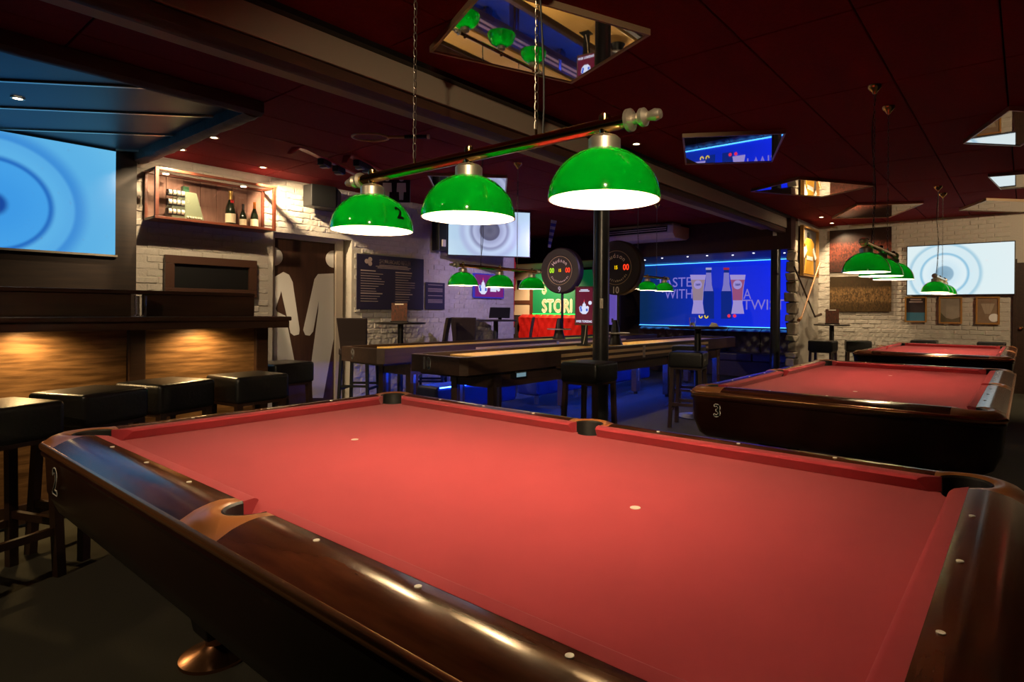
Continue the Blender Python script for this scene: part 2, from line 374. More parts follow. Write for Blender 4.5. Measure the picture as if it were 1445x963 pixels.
# ================================================================== pool tables
BED = .76
ZP = [(0, .803), (.25, .809), (.5, .806), (.75, .797), (1, .781)]          # rail top over its width
def railz(f):
    for (a, za), (b, zb) in zip(ZP, ZP[1:]):
        if f <= b: return za+(zb-za)*(f-a)/(b-a)
    return ZP[-1][1]
IN, OUT = .042, .166
def rrect(hx, hy, r, n=8):
    pts = []
    for cx, cy, a in ((hx-r, hy-r, 0), (-hx+r, hy-r, PI/2), (-hx+r, -hy+r, PI), (hx-r, -hy+r, 1.5*PI)):
        pts += [(cx+r*math.cos(a+PI/2*i/n), cy+r*math.sin(a+PI/2*i/n)) for i in range(n+1)]
    return pts
def strip(inner, outer, z0=.745):
    rows = []
    for (a, b), (c, d) in zip(inner, outer):
        row = [(a, b, z0)]+[(a+(c-a)*f, b+(d-b)*f, railz(f)) for f in (0, .15, .3, .45, .6, .75, .88, 1)]+[(c, d, z0)]
        rows.append(row)
    return MB().loft(rows, close=True)
def make_table():
    t = thing('pool_table', 'x', 'pool table', group='pool tables with red cloth')
    # bed with pocket notches
    out = []
    def arc(cx, cy, r, a0, a1, n=10): return [(cx+r*math.cos(a0+(a1-a0)*i/n), cy+r*math.sin(a0+(a1-a0)*i/n)) for i in range(n+1)]
    ex, ey = 1.305, .670
    out += arc(ex, ey, .062, 1.5*PI, PI)+arc(0, .70, .056, 0, -PI)+arc(-ex, ey, .062, 0, -PI/2)
    out += arc(-ex, -ey, .062, PI/2, 0)+arc(0, -.70, .056, PI, 0)+arc(ex, -ey, .062, PI, PI/2)
    MB().poly(out, BED-.03, BED).build('bed_cloth', CLOTH, t, tri=True)
    for x in (-.635, .635): MB().cyl((x, 0, BED+.0006), .014, .0012, 16).build('spot', IVORY, t)
    # cushions
    prof = [(.022, BED+.001), (0, .794), (.004, .799), (.012, .803), (IN, .8035), (IN, BED+.001)]
    def cushion(p0, p1, inw, e0, e1):
        d = (Vector(p1)-Vector(p0)).normalized(); o_ = -Vector(inw); rows = []
        for p, e, s_ in ((p0, e0, -1), (p1, e1, 1)):
            rows.append([tuple(Vector((p[0], p[1], 0))+Vector((o_.x, o_.y, 0))*q+Vector((d.x, d.y, 0))*(s_*e*q/IN)+Vector((0, 0, z_))) for q, z_ in prof])
        MB().loft(rows, close=True).build('cushion', CLOTH, t, smooth=True)
    for sy in (1, -1):
        for sx in (1, -1):
            cushion((sx*.068, sy*.635), (sx*1.185, sy*.635), (0, -sy), .012, .058)
    for sx in (1, -1): cushion((sx*1.27, -.55), (sx*1.27, .55), (-sx, 0), .058, .058)
    # wooden rails
    XC, YC, XSD = 1.225, .585, .098
    for sy in (1, -1):
        for sx in (1, -1):
            xs = [sx*(XSD+(XC-XSD)*i/6) for i in range(7)]
            strip([(x, sy*(.635+IN)) for x in xs], [(x, sy*(.635+OUT)) for x in xs]).build('rail', RAILW, t, smooth=True)
    for sx in (1, -1):
        ys = [-YC+2*YC*i/6 for i in range(7)]
        strip([(sx*(1.27+IN), y) for y in ys], [(sx*(1.27+OUT), y) for y in ys]).build('rail', RAILY, t, smooth=True)
    # pocket caps and leather pockets
    for sy in (1, -1):
        E_ = .635+IN; inn = [(-XSD, E_), (-.064, E_)]+[(.064*math.cos(PI-PI*i/12), E_+.070*math.sin(PI*i/12)) for i in range(1, 12)]+[(.064, E_), (XSD, E_)]
        ou = [(-XSD+2*XSD*i/(len(inn)-1), .635+OUT) for i in range(len(inn))]
        strip([(x, sy*y) for x, y in inn], [(x, sy*y) for x, y in ou]).build('pocket_cap', CAPW, t, smooth=True)
        rows = []
        for i in range(13):
            a = PI*i/12; c, s_ = math.cos(a), math.sin(a)
            rows.append([(r*c, sy*(E_+(r+.006)*s_), z_) for r, z_ in ((.064, .69), (.0645, .800), (.060, .8045), (.055, .799), (.052, .69))])
        MB().loft(rows, close=True).build('pocket', PLEATHER, t, smooth=True)
        MB().cyl((0, sy*.70, .70), .058, .01, 16).build('pocket_floor', BLACK, t)
    r0 = .066
    for sx in (1, -1):
        for sy in (1, -1):
            angs = [math.radians(167-244*i/18) for i in range(19)]
            inn = [(XC, E_)]+[(1.300+r0*math.cos(a), .665+r0*math.sin(a)) for a in angs]+[(1.27+IN, YC)]
            R_ = .09; ou = [(XC, .635+OUT)]; cx, cy = 1.27+OUT-R_, .635+OUT-R_
            path = [(XC, .635+OUT)]+[(cx+R_*math.sin(PI/2*i/10), cy+R_*math.cos(PI/2*i/10)) for i in range(11)]+[(1.27+OUT, YC)]
            cum = [0]
            for a, b in zip(path, path[1:]): cum.append(cum[-1]+math.dist(a, b))
            ou = []
            for i in range(len(inn)):
                s_ = cum[-1]*i/(len(inn)-1); k_ = max(j for j in range(len(cum)-1) if cum[j] <= s_+1e-9); f = (s_-cum[k_])/(cum[k_+1]-cum[k_]) if cum[k_+1] > cum[k_] else 0
                ou.append((path[k_][0]+f*(path[k_+1][0]-path[k_][0]), path[k_][1]+f*(path[k_+1][1]-path[k_][1])))
            strip([(sx*x, sy*y) for x, y in inn], [(sx*x, sy*y) for x, y in ou]).build('pocket_cap', CAPW, t, smooth=True)
            rows = []
            for a in angs:
                c, s_ = math.cos(a), math.sin(a)
                rows.append([(sx*(1.300+r*c), sy*(.665+r*s_), z_) for r, z_ in ((.066, .69), (.0665, .800), (.062, .8045), (.057, .799), (.054, .69))])
            MB().loft(rows, close=True).build('pocket', PLEATHER, t, smooth=True)
            MB().cyl((sx*1.305, sy*.67, .70), .06, .01, 16).build('pocket_floor', BLACK, t)
    # sights
    D = .066
    for k_ in (-3, -2, -1, 1, 2, 3):
        for sy in (1, -1): MB().cyl((k_*.3175, sy*(.635+D), railz((D-IN)/(OUT-IN))+.0004), .0065, .002, 12).build('sight', IVORY, t)
    for k_ in (-1, 0, 1):
        for sx in (1, -1): MB().cyl((sx*(1.27+D), k_*.3175, railz((D-IN)/(OUT-IN))+.0004), .0065, .002, 12).build('sight', IVORY, t)
    # copper edge, apron
    HX, HY = 1.27+OUT, .635+OUT
    def sweep(prof):
        rows = []
        for o_, z_ in prof: rows.append([(x, y, z_) for x, y in rrect(HX+o_, HY+o_, .09+o_)])
        n = len(rows[0]); return MB().add([p for r in rows for p in r], [(i*n+k_, i*n+(k_+1) % n, ((i+1) % len(rows))*n+(k_+1) % n, ((i+1) % len(rows))*n+k_) for i in range(len(rows)) for k_ in range(n)])
    sweep([(-.003, .782), (.005, .780), (.011, .774), (.012, .766), (.008, .757), (-.002, .752), (-.012, .752), (-.012, .780)]).build('edge_trim', TRIMC, t, smooth=True)
    sweep([(.002, .752), (.006, .745), (.004, .736), (-.006, .730), (-.012, .60), (-.045, .52), (-.09, .490), (-.085, .495), (-.04, .62), (-.03, .752)]).build('apron', APRON, t, smooth=True)
    MB().b2((-1.3, -.68, .62), (1.3, .68, .73)).build('underframe', BLACK, t)
    for sx in (1, -1):
        MB().box((sx*.89, 0, .49), (.16, 1.1, .16)).build('cross_beam', BLACK, t)
        for sy in (1, -1):
            MB().box((sx*.89, sy*.40, .34), (.30, .26, .50), taper=.42).build('leg', BLACK, t, bev=.01)
            MB().lathe([(.118, 0), (.118, .012), (.10, .02), (.055, .034), (.034, .052), (.03, .10)], 32, (sx*.89, sy*.40, 0)).build('foot', COPPER, t, smooth=True)
    return t
T2 = make_table(); T3 = copy_tree(T2); T4 = copy_tree(T2)
for t, loc, rz, lab in ((T2, (0, 0, 0), 0, 'large nearest pool table with bright red cloth and number 2 on its side'),
                        (T3, (.5573, 3.531, 0), PI/2, 'red pool table with the number 3 on its end, second from the camera'),
                        (T4, (.5244, 8.16, 0), PI/2, 'farthest red pool table, number 4, before the back brick wall')):
    t.location = loc; t.rotation_euler = (0, 0, rz); t['label'] = lab
NUMW = mat('number_white', (.9, .88, .82), .5)
M2 = Matrix.Translation((-1.18, -(.635+OUT)-.001, .668)) @ Matrix.Rotation(PI/2, 4, 'X')
lettering('number', '2', .125, NUMW, T2, M2, bold=.004, sx=1.05)
for t, n in ((T3, '3'), (T4, '4')):
    M3 = Matrix.Translation((-(1.27+OUT)-.001, .60, .668)) @ frame((0, 0, 0), (0, -1, 0), (0, 0, 1))
    lettering('number', n, .105, NUMW, t, M3, bold=.004)
# ================================================================== pool lamps
def make_lamp():
    """bar along x, rim of the shades at z = 0, origin under the bar's middle; ceiling at local z = drop"""
    t = thing('pool_lamp', 'x', 'lamp', group='three shade pool lamps')
    Z = .21
    MB().cyl((0, 0, Z), .019, 1.22, 20, 'x').build('bar', BRASS, t, smooth=True)
    for s in (-1, 1):
        pr = [(.019, .60), (.030, .605), (.030, .615), (.014, .622), (.014, .635), (.024, .645), (.024, .655), (.011, .665), (.016, .685), (.012, .70), (0, .705)]
        MB().lathe([(r, s*x) for r, x in pr], 18, (0, 0, Z), 'x', caps=False).build('finial', NICKEL, t, smooth=True)
    R = .152; n = 20
    for x in (-.53, 0, .53):
        pr = [(R*math.sin(a), R*.93*math.cos(a)) for a in [.22+(PI/2-.22)*i/n for i in range(n+1)]]
        sh = MB().lathe(pr, 48, (x, 0, .008), caps=False).build('lamp_shade', SHADE, t, smooth=True)
        MB().lathe([(r*.975, z_*.97) for r, z_ in pr]+[(R, 0)], 48, (x, 0, .008), caps=False).build('liner', LINER, sh, smooth=True)
        MB().lathe([(.012, .20), (.012, .188), (.036, .180), (.044, .172), (.044, .142), (.050, .138), (.050, .128), (.03, .128)], 24, (x, 0, 0)).build('shade_cap', NICKEL, t, smooth=True)
        MB().lathe([(.006, .245), (.016, .238), (.016, .20), (.010, .18)], 14, (x, 0, 0)).build('stem', BRASS, t, smooth=True)
        MB().lathe([(0, .108), (.012, .110), (.016, .118), (.014, .128), (.012, .14)], 16, (x, 0, 0)).build('bulb', BULB, t, smooth=True)
        l = bpy.data.lights.new('bulb_light', 'POINT'); l.energy = LAMP_W; l.color = (1, .74, .46); l.shadow_soft_size = .02
        lo = bpy.data.objects.new('bulb_light', l); COL.objects.link(lo); lo.location = (x, 0, .088); lo.parent = t
    return t
def hang(t, rim, cx, zd):
    """chains and cups from the bar up to the ceiling"""
    Z = .21; top = CEIL-rim
    for s in cx:
        b = MB(); z = Z+.03; i = 0
        while z < top-.06:
            lk = [(.0065*math.cos(a), 0, z+.018+.017*math.sin(a)) for a in [2*PI*k/10 for k in range(10)]]
            if i % 2: lk = [(0, p[0], p[2]) for p in lk]
            b.tube([(p[0]+s, p[1], p[2]) for p in lk], .0017, 5, True); z += .028; i += 1
        b.build('chain', CHAINM, t)
        MB().tube([(s, 0, Z+.01), (s, 0, Z+.035)], .004, 8).build('hook', BRASS, t)
        MB().lathe([(0, top-.065), (.012, top-.06), (.02, top-.045), (.045, top-.02), (.05, top-.001), (0, top-.001)], 20, (s, 0, 0)).build('ceiling_cup', BRASS, t, smooth=True)
    s = cx[zd]; b = MB()
    b.tube([(s+.012+.012*math.sin(7*k/14), .012*math.cos(9*k/14)+.004, Z+.02+(top-Z-.05)*k/14) for k in range(15)], .0032, 6)
    b.build('cord', BLACK, t)
L2 = make_lamp()
specs = [((0, 0, 1.562), 0, 'large nearest green glass lamp with three shades over pool table 2', (-.28, .287), 1),
         ((.557, 3.73, 1.545), PI/2, 'green three shade lamp over pool table 3', (-.28, .27), 0),
         ((.524, 8.0, 1.535), PI/2, 'small distant green three shade lamp over pool table 4 before the screen', (-.28, .28), 0),
         ((-3.05, 3.31, 1.513), PI/2, 'green three shade lamp over the near end of shuffleboard table 10', (-.28, .28), 0),
         ((-3.05, 6.49, 1.585), PI/2, 'green three shade lamp over the far half of shuffleboard table 10', (-.28, .28), 0)]
lamps = [L2]+[copy_tree(L2) for _ in specs[1:]]
for t, (loc, rz, lab, cx, zd) in zip(lamps, specs):
    t.location = loc; t.rotation_euler = (0, 0, rz); t['label'] = lab; hang(t, loc[2], cx, zd)
# the number on the first shade, wrapped on the glass
mb = text_mb('2', .072, ext=.0002); _b = MB()
for _dx, _dy in ((0, 0), (.0025, 0), (-.0025, 0), (0, .0025), (0, -.0025)): _b.add([(p[0]+_dx, p[1]+_dy, p[2]) for p in mb.v], mb.f)
mb = _b; a0 = on(566, 303, 'y', -.05); Rm = .1535
ang = math.radians(8); v2 = []
for p in mb.v:
    th = ang+p[0]/Rm; el = .40+p[1]/Rm; v2.append((-.53+Rm*math.cos(el)*math.cos(th), Rm*math.cos(el)*math.sin(th), .008+Rm*.93*math.sin(el)))
mb.v = v2; mb.build('number', BLACK, L2)
# ================================================================== bar partition with shelf, stools
PX = -3.12
bp = thing('bar_partition', 'dark wooden bar partition with lit panels and a drinks shelf, left side', 'bar', (PX, 0, 0))
ye = on(360, 430, 'x', PX).y; ys = on(412, 455, 'x', PX+.36).y
yp = on(192, 500, 'x', PX).y; yq = on(367, 500, 'x', PX).y; yg = on(195, 428, 'x', PX).y
for a, b in ((-4.2, -1.62), (-1.52, yp-.05), (yp+.05, yq-.04)):
    MB().b2((-.04, a, .02), (0, b, 1.14)).build('panel', PANELW, bp, bev=.004)
for y in (-1.57, yp, yq):
    MB().b2((-.03, y-.045, 0), (.035, y+.045, 1.14)).build('post', DARKWOOD, bp, bev=.006)
MB().b2((-.06, -4.2, 1.185), (.36, ys, 1.215)).build('shelf', DARKWOOD, bp, bev=.008)
MB().b2((.30, -4.2, 1.135), (.345, ys-.01, 1.185)).build('shelf_fascia', DARKWOOD, bp, bev=.006)
MB().b2((-.06, -4.2, 1.135), (.02, ys-.05, 1.185)).build('shelf_rail', DARKWOOD, bp)
for a, b in ((-4.2, yg-.035), (yg+.035, ye)):
    MB().b2((-.05, a, 1.215), (-.01, b, 1.36)).build('upper_board', DARKWOOD, bp, bev=.004)
MB().b2((-.20, -4.2, 1.36), (.0, ye, 1.385)).build('upper_ledge', DARKWOOD, bp, bev=.005)
MB().b2((-.02, -4.2, .02), (.02, yq-.04, .13)).build('kick_board', DARKWOOD, bp)
for u, v in ((38, 478), (286, 472)):
    p = on(u, v, 'x', PX+.10); y = p.y
    MB().lathe([(.03, 1.184), (.03, 1.174), (.022, 1.172)], 16, (.12, y, 0)).build('shelf_light', glow('shelf_glow', (1, .75, .38), 6), bp)
    sp = spot('shelf_spot', (.13, y, 1.165), (.17, y, .5), 15, (1, .66, .28), 2.75, .7, .02); sp.parent = bp
gl = tag(MB().lathe([(0, 0), (.032, 0), (.036, .13), (.033, .13), (.029, .008), (0, .008)], 20).build('drinking_glass', GLASS, smooth=True), 'clear glass tumbler standing on the bar shelf', 'glass')
gl.location = (PX+.05, yg, 1.217)
def make_stool():
    t = thing('bar_stool', 'x', 'stool', group='black leather bar stools')
    b = MB().box((0, 0, .745), (.37, .37, .17)); b.build('seat', LEATHER, t, smooth=True, bev=.028, seg=4)
    MB().box((0, 0, .651), (.34, .34, .02)).build('seat_frame', STOOLW, t)
    for sx in (1, -1):
        for sy in (1, -1):
            M = Matrix(((1, 0, .03*sx), (0, 1, .03*sy), (0, 0, 1)))
            MB().add([(sx*.15+a*.019+sx*(.02 if z == 0 else 0), sy*.15+b_*.019+sy*(.02 if z == 0 else 0), z) for z in (0, .645) for a, b_ in ((-1, -1), (1, -1), (1, 1), (-1, 1))],
                     [(3, 2, 1, 0), (4, 5, 6, 7), (0, 1, 5, 4), (1, 2, 6, 5), (2, 3, 7, 6), (3, 0, 4, 7)]).build('leg', STOOLW, t)
        MB().b2((sx*.163-.012, -.16, .20), (sx*.163+.012, .16, .235)).build('stretcher', STOOLW, t)
        MB().b2((-.16, sx*.163-.012, .24), (.16, sx*.163+.012, .275)).build('stretcher', STOOLW, t)
    return t
st0 = make_stool(); first = True
stools = [((-2.26, -.80), .35, 'black leather bar stool cut by the left edge, nearest the camera'),
          ((-2.52, -.38), .45, 'second black bar stool from the left along the lit bar'),
          ((-2.68, .03), .35, 'third black bar stool from the left along the lit bar'),
          ((-2.70, .52), .12, 'fourth black bar stool from the left, under the second shelf light'),
          ((-3.44, 1.12), .15, 'black bar stool at the end of the bar in front of the toilet door'),
          ((-1.57, 2.91), .05, 'black bar stool standing right in front of the middle column'),
          ((-1.52, 4.75), .25, 'black bar stool nearest the tall round table by the shuffleboard'),
          ((-2.05, 5.85), .2, 'black bar stool behind the tall round table by the shuffleboard'),
          ((-1.12, 8.72), .0, 'black stool in front of the small round table in the far corner'),
          ((-.70, 9.15), .3, 'black stool right of the far corner table, left of pool table 4'),
          ((.09, 10.25), 0, 'black stool against the back wall, left of the two behind pool table 4'),
          ((1.00, 10.25), 0, 'black stool against the back wall, right of the two behind pool table 4')]
for i, ((x, y), rz, lab) in enumerate(stools):
    o = st0 if i == 0 else copy_tree(st0)
    o.location = (x, y, 0); o.rotation_euler = (0, 0, rz); o['label'] = lab
# ================================================================== left wall: screen, case, frame, door, boards
pw = struct(MB().b2((WX, -4.9, 0), (WX+.06, Y0, CEIL)).build('wall_panelling', mat('screen_panel', (.018, .011, .008), .5, vary=(5, (.035, .02, .012), (1, .6, 6), .2))), 'dark wooden panelling around the big screen', 'wall')
def on_wall(name, label, cat, u0, v0, u1, v1, axis, val, group=None):
    """wall thing from its pixel box; returns thing (origin at its lower middle), width, height"""
    a = on(u0, (v0+v1)/2, axis, val); b = on(u1, (v0+v1)/2, axis, val); um = (u0+u1)/2
    zt = on(um, v0, axis, val).z; zb = on(um, v1, axis, val).z; c = (a+b)/2; c.z = zb
    t = thing(name, label, cat, group=group, mtx=(FL if axis == 'x' else FB)(c))
    return t, (b-a).length, zt-zb
sw = on(163, 290, 'x', WX+.09); st_, sb_ = on(163, 214, 'x', WX+.09).z, on(163, 360, 'x', WX+.09).z
t = thing('projection_screen', 'large projection screen showing blue rings on the dark panelling', 'screen', mtx=FL((WX+.06, sw.y-1.05, sb_)))
cpt = on(-12, 287, 'x', WX+.09)
MB().b2((-1.05, 0, 0), (1.05, st_-sb_, .03)).build('picture', ring_screen('blue_rings', cpt.y-(sw.y-1.05), cpt.z-sb_, 1.5,
    [(0, (.01, .06, .30)), (.05, (.01, .07, .35)), (.09, (.05, .33, .80)), (.255, (.06, .36, .82)), (.275, (.02, .16, .55)), (.31, (.11, .45, .82)), (.385, (.10, .42, .80)), (.41, (.05, .28, .70)), (.50, (.11, .45, .80)), (1, (.18, .58, .86))], .52), t)
MB().b2((-1.07, -.02, 0), (1.07, 0, .034)).build('lower_edge', CREAMT, t)
# display case
t, W_, H_ = None, 1.26, .535
yl, yr, zb, zt = .90, 2.157, 2.20, 2.735
ct = thing('display_case', 'glass fronted wooden display case with bottles, high on the brick wall', 'display case', mtx=FL((WX+.03, (yl+yr)/2, zb)))
W_, H_, Dp = yr-yl, zt-zb, .33
CASEW = mat('case_mahogany', (.10, .025, .012), .35, vary=(8, (.15, .04, .02), (1, 8, 8), .2))
for i in range(7):
    MB().b2((-W_/2+.03+i*(W_-.06)/7+.002, .03, 0), (-W_/2+.03+(i+1)*(W_-.06)/7-.002, H_-.03, .012+.003*(i % 2))).build('back_plank', mat('old_plank', (.12, .055, .038), .7, vary=(6, (.20, .10, .07), (6, .6, 1), .25)), ct)
for a, b in (((-W_/2, 0, 0), (W_/2, .028, Dp)), ((-W_/2, H_-.028, 0), (W_/2, H_, .03)), ((-W_/2, H_-.028, Dp-.035), (W_/2, H_, Dp)), ((-W_/2, H_-.028, .03), (-W_/2+.028, H_, Dp-.035)), ((W_/2-.028, H_-.028, .03), (W_/2, H_, Dp-.035)), ((-W_/2, .028, 0), (-W_/2+.028, H_-.028, .03)), ((W_/2-.028, .028, 0), (W_/2, H_-.028, .03)), ((-W_/2, .028, Dp-.035), (-W_/2+.035, H_-.028, Dp)), ((W_/2-.035, .028, Dp-.035), (W_/2, H_-.028, Dp))):
    MB().b2(a, b).build('case_frame', CASEW, ct, bev=.004)
for a, b in (((-W_/2+.035, .028, Dp-.012), (W_/2-.035, H_-.028, Dp-.008)), ((-W_/2+.028, H_-.012, .03), (W_/2-.028, H_-.008, Dp-.035)), ((-W_/2+.008, .028, .03), (-W_/2+.012, H_-.028, Dp-.035)), ((W_/2-.012, .028, .03), (W_/2-.008, H_-.028, Dp-.035))):
    MB().b2(a, b).build('pane', THIN, ct)
for x in (-.48, .32):
    MB().cyl((x, H_-.032, Dp*.5), .03, .008, 16, 'y').build('case_light', glow('case_glow', (1, .8, .5), 8), ct)
    q = spot('case_spot', (x, H_-.045, Dp*.55), (x, 0, Dp*.4), .5, (1, .78, .5), 2.2, .7, .02); q.parent = ct; q.rotation_euler = (PI/2, 0, 0)
def in_case(name, label, cat, x, z=.15, group=None): return thing(name, label, cat, group=group, mtx=FL((WX+.03, (yl+yr)/2, zb+.0285)) @ Matrix.Translation((x, 0, z)))
r = in_case('cash_register', 'old green cash register with number reels in the display case', 'cash register', -.33)
REGG = mat('register_green', (.17, .20, .13), .4); REGW = mat('reel_cream', (.62, .58, .45), .5)
b = MB(); sd = [(-.12, 0), (.20, 0), (.12, .30), (-.02, .30), (-.12, .12)]
b.add([(x, y, z_) for z_ in (-.10, .10) for x, y in sd], [(4, 3, 2, 1, 0), (5, 6, 7, 8, 9)]+[(i, (i+1) % 5, (i+1) % 5+5, i+5) for i in range(5)]); b.build('body', REGG, r, bev=.006)
for j in range(3):
    MB().b2((-.16, .04+j*.10, .06), (.0, .105+j*.10, .115)).build('reel_housing', BLACK, r, bev=.004)
    for i in range(4): MB().cyl((-.14+i*.04, .072+j*.10, .10), .03, .028, 16, 'x').build('number_reel', REGW, r)
for i in range(6): MB().cyl((.03+i*.026, .03, .108), .010, .02, 10, 'z').build('key', REGW, r)
MB().b2((.01, .30, -.03), (.07, .37, .03)).build('flag_window', mat('reg_glass', (.06, .16, .09), .2), r)
def bottle(x, h, lab, foil, labelc):
    t = in_case('champagne_bottle', lab, 'bottle', x, group='bottles in the display case'); r_ = h*.135
    MB().lathe([(a*r_, b_*h) for a, b_ in ((0, 0), (.95, 0), (1, .02), (1, .42), (.93, .52), (.6, .66), (.36, .76), (.32, .9), (.36, .905), (.36, .93), (.3, .94), (.3, 1), (0, 1))], 20, axis='y').build('glass_body', mat('dark_green_glass', (.008, .014, .006), .12, spec=.7), t, smooth=True)
    MB().lathe([(r_*.40, h*.70), (r_*.35, h*.9), (r_*.39, h*.91), (r_*.39, h*1.005), (0, h*1.01)], 16, axis='y').build('foil', foil, t, smooth=True)
    MB().lathe([(r_*1.02, h*.08), (r_*1.02, h*.34)], 20, axis='y', caps=False, a0=0, a1=2*PI).build('paper_label', labelc, t, smooth=True)
    return t
GF = mat('gold_foil', (.75, .50, .14), .3, metal=.8); PL = mat('paper_label', (.72, .62, .42), .6)
b1 = bottle(.185, .40, 'tall champagne bottle with gold foil in the display case', GF, PL)
MB().b2((-.018, .262, .036), (.018, .292, .042)).build('red_seal', mat('seal_red', (.5, .02, .02), .4), b1)
bottle(.325, .27, 'small dark bottle between the two champagne bottles', BLACK, PL)
bottle(.455, .31, 'champagne bottle with orange foil at the right of the display case', mat('orange_foil', (.75, .24, .04), .3, metal=.6), PL)
# black framed board
t, W_, H_ = on_wall('framed_board', 'dark wooden frame with a black board below the display case', 'board', 231, 364, 360, 419, 'x', WX+.03)
for a, b in (((-W_/2, 0, 0), (W_/2, .09, .05)), ((-W_/2, H_-.09, 0), (W_/2, H_, .05)), ((-W_/2, .09, 0), (-W_/2+.09, H_-.09, .05)), ((W_/2-.09, .09, 0), (W_/2, H_-.09, .05))): MB().b2(a, b).build('board_frame', mat('brown_frame', (.075, .032, .018), .45), t, bev=.004)
MB().b2((-W_/2+.09, .09, 0), (W_/2-.09, H_-.09, .015)).build('blackboard', BLACK, t)
# toilet door in its recess
XD = WX-.14
a = on(386, 400, 'x', XD).y; b = on(472, 400, 'x', XD).y; zt = on(440, 341, 'x', XD).z
struct(MB().b2((WX-.36, d0-.3, 0), (WX-.2, d1+.1, CEIL)).build('wall_recess', MORTAR), 'wall behind the toilet door', 'wall')
dt = thing('door_1', 'dark brown toilet door with large white man and woman figures', 'door', mtx=FL((XD, (a+b)/2, 0))); dt['kind'] = 'structure'
W_ = b-a; MB().b2((-W_/2, .01, -.05), (W_/2, zt, 0)).build('leaf', mat('door_brown', (.040, .018, .012), .4, vary=(5, (.06, .028, .016), (6, .5, 1), .2)), dt)
for x0, x1 in ((-W_/2-.10, -W_/2), (W_/2, W_/2+.11)): MB().b2((x0, 0, -.05), (x1, zt+.09, .035)).build('door_frame', mat('frame_greige', (.42, .36, .29), .5), dt, bev=.008)
MB().b2((-W_/2, zt, -.05), (W_/2, zt+.09, .035)).build('door_frame', MATS['frame_greige'], dt, bev=.008)
def px(u, v): p = on(u, v, 'x', XD+.003); return (p.y-(a+b)/2, p.z)
FIG = mat('figure_white', (.60, .58, .55), .55)
def flat(pts, m, parent, name, d=.003):
    mb = MB().poly(pts, 0, d); return mb.build(name, m, parent, tri=True)
Z0 = lambda v: v
wom = [(386, 392), (400, 384), (408, 388), (413, 398), (423, 466), (422, 472), (415, 474), (410, 470), (401, 430), (397, 411), (389, 436), (391, 440), (403, 446), (416, 512), (386, 513)]
man = [(471, 386), (449, 387), (444, 394), (428, 466), (431, 473), (437, 474), (442, 468), (450, 424), (449, 440), (433, 562), (456, 562), (471, 478)]
flat([px(*p) for p in wom], FIG, dt, 'woman_figure'); flat([px(*p) for p in man], FIG, dt, 'man_figure')
cw, cm = px(386, 362), px(471, 366); rr = abs(px(399, 362)[0]-cw[0])
flat([(cw[0], cw[1]-rr)]+[(cw[0]+rr*math.cos(q), cw[1]+rr*math.sin(q)) for q in [-PI/2+PI*i/14 for i in range(15)]], FIG, dt, 'woman_head')
flat([(cm[0]-rr*math.cos(q), cm[1]+rr*math.sin(q)) for q in [-PI/2+PI*i/14 for i in range(15)]], FIG, dt, 'man_head')
# rules board and notice
INKP = mat('faded_print', (.36, .28, .27), .6)
t, W_, H_ = on_wall('rules_board', 'large navy shuffleboard rules board on the brick wall', 'sign', 503, 362, 597, 437, 'x', WX+.03)
MB().b2((-W_/2, 0, 0), (W_/2, H_, .012)).build('board', mat('navy_board', (.022, .018, .048), .45), t)
lettering('heading', 'SHUFFLEBOARD REGLER', .085, INKP, t, at=(.06, H_-.09, .013), bold=.001, sx=.60)
for i, (x, y) in enumerate(((-.43, -.10), (-.375, -.07), (-.375, -.13))): MB().cyl((x, H_+y, .013), .033, .003, 18).build('disc_emblem', INKP, t)
b = MB()
for j in range(13):
    for x0, mx in ((-W_/2+.06, .42), (.06, .36)):
        y = H_-.24-.036*j; L_ = mx*random.uniform(.55, 1); b.b2((x0, y, .012), (x0+L_, y+(.016 if j in (0, 9) else .008), .0135))
for y, L_ in ((H_-.145, .5), (H_-.165, .62), (H_-.185, .56)): b.b2((-L_/2+.03, y, .012), (L_/2+.03, y+.008, .0135))
o = b.build('printed_lines', INKP, t); o['kind'] = 'stuff'
t, W_, H_ = on_wall('notice', 'small navy notice right of the rules board', 'sign', 600, 399, 627, 437, 'x', WX+.03)
MB().b2((-W_/2, 0, 0), (W_/2, H_, .010)).build('board', MATS['navy_board'], t)
b = MB()
for y in (.9, .76, .71, .66, .5, .35, .30, .25): b.b2((-W_*.38, H_*y, .010), (W_*.38, H_*y+.009, .0115))
b.build('printed_lines', INKP, t)['kind'] = 'stuff'
# small wall screen with event picture
def event_art(t, W_, H_, z, emis, wide):
    emis *= .5
    WP = glow('art_white', (.75, .80, 1), emis); BP = glow('art_blue', (.05, .12, .65), emis); RP = glow('art_red', (.9, .05, .10), emis)
    cx, cy, k_ = (-W_*.22, H_*.47, H_*.75) if wide else (0, H_*.46, W_*.75)
    MB().add([], []) 
    pts = [(-.30, -.28), (-.12, -.42), (.14, -.42), (.30, -.26), (.34, .02), (.22, .10), (.14, .04), (.10, .22), (.04, .24), (0, .42), (-.04, .24), (-.10, .22), (-.14, .04), (-.26, .10), (-.36, .0)]
    xform(MB().poly(pts, 0, .002), Matrix.Translation((cx, cy, z)) @ Matrix.Scale(k_, 4)).build('white_motif', WP, t, tri=True)
    for x, y in ((-.2, -.18), (.2, -.16), (-.24, -.02)): MB().b2((cx+(x-.06)*k_, cy+(y-.08)*k_, z), (cx+(x+.06)*k_, cy+(y+.08)*k_, z+.004)).build('blue_patch', BP, t)
    xform(MB().poly([(-.035, .34), (.035, .34), (0, .5)], 0, .004), Matrix.Translation((cx, cy, z)) @ Matrix.Scale(k_, 4)).build('red_tip', RP, t)
    MB().cyl((cx+k_*.42 if not wide else W_*.30, cy+k_*.28 if not wide else H_*.38, z), k_*.12, .003, 20).build('white_roundel', WP, t)
    return WP
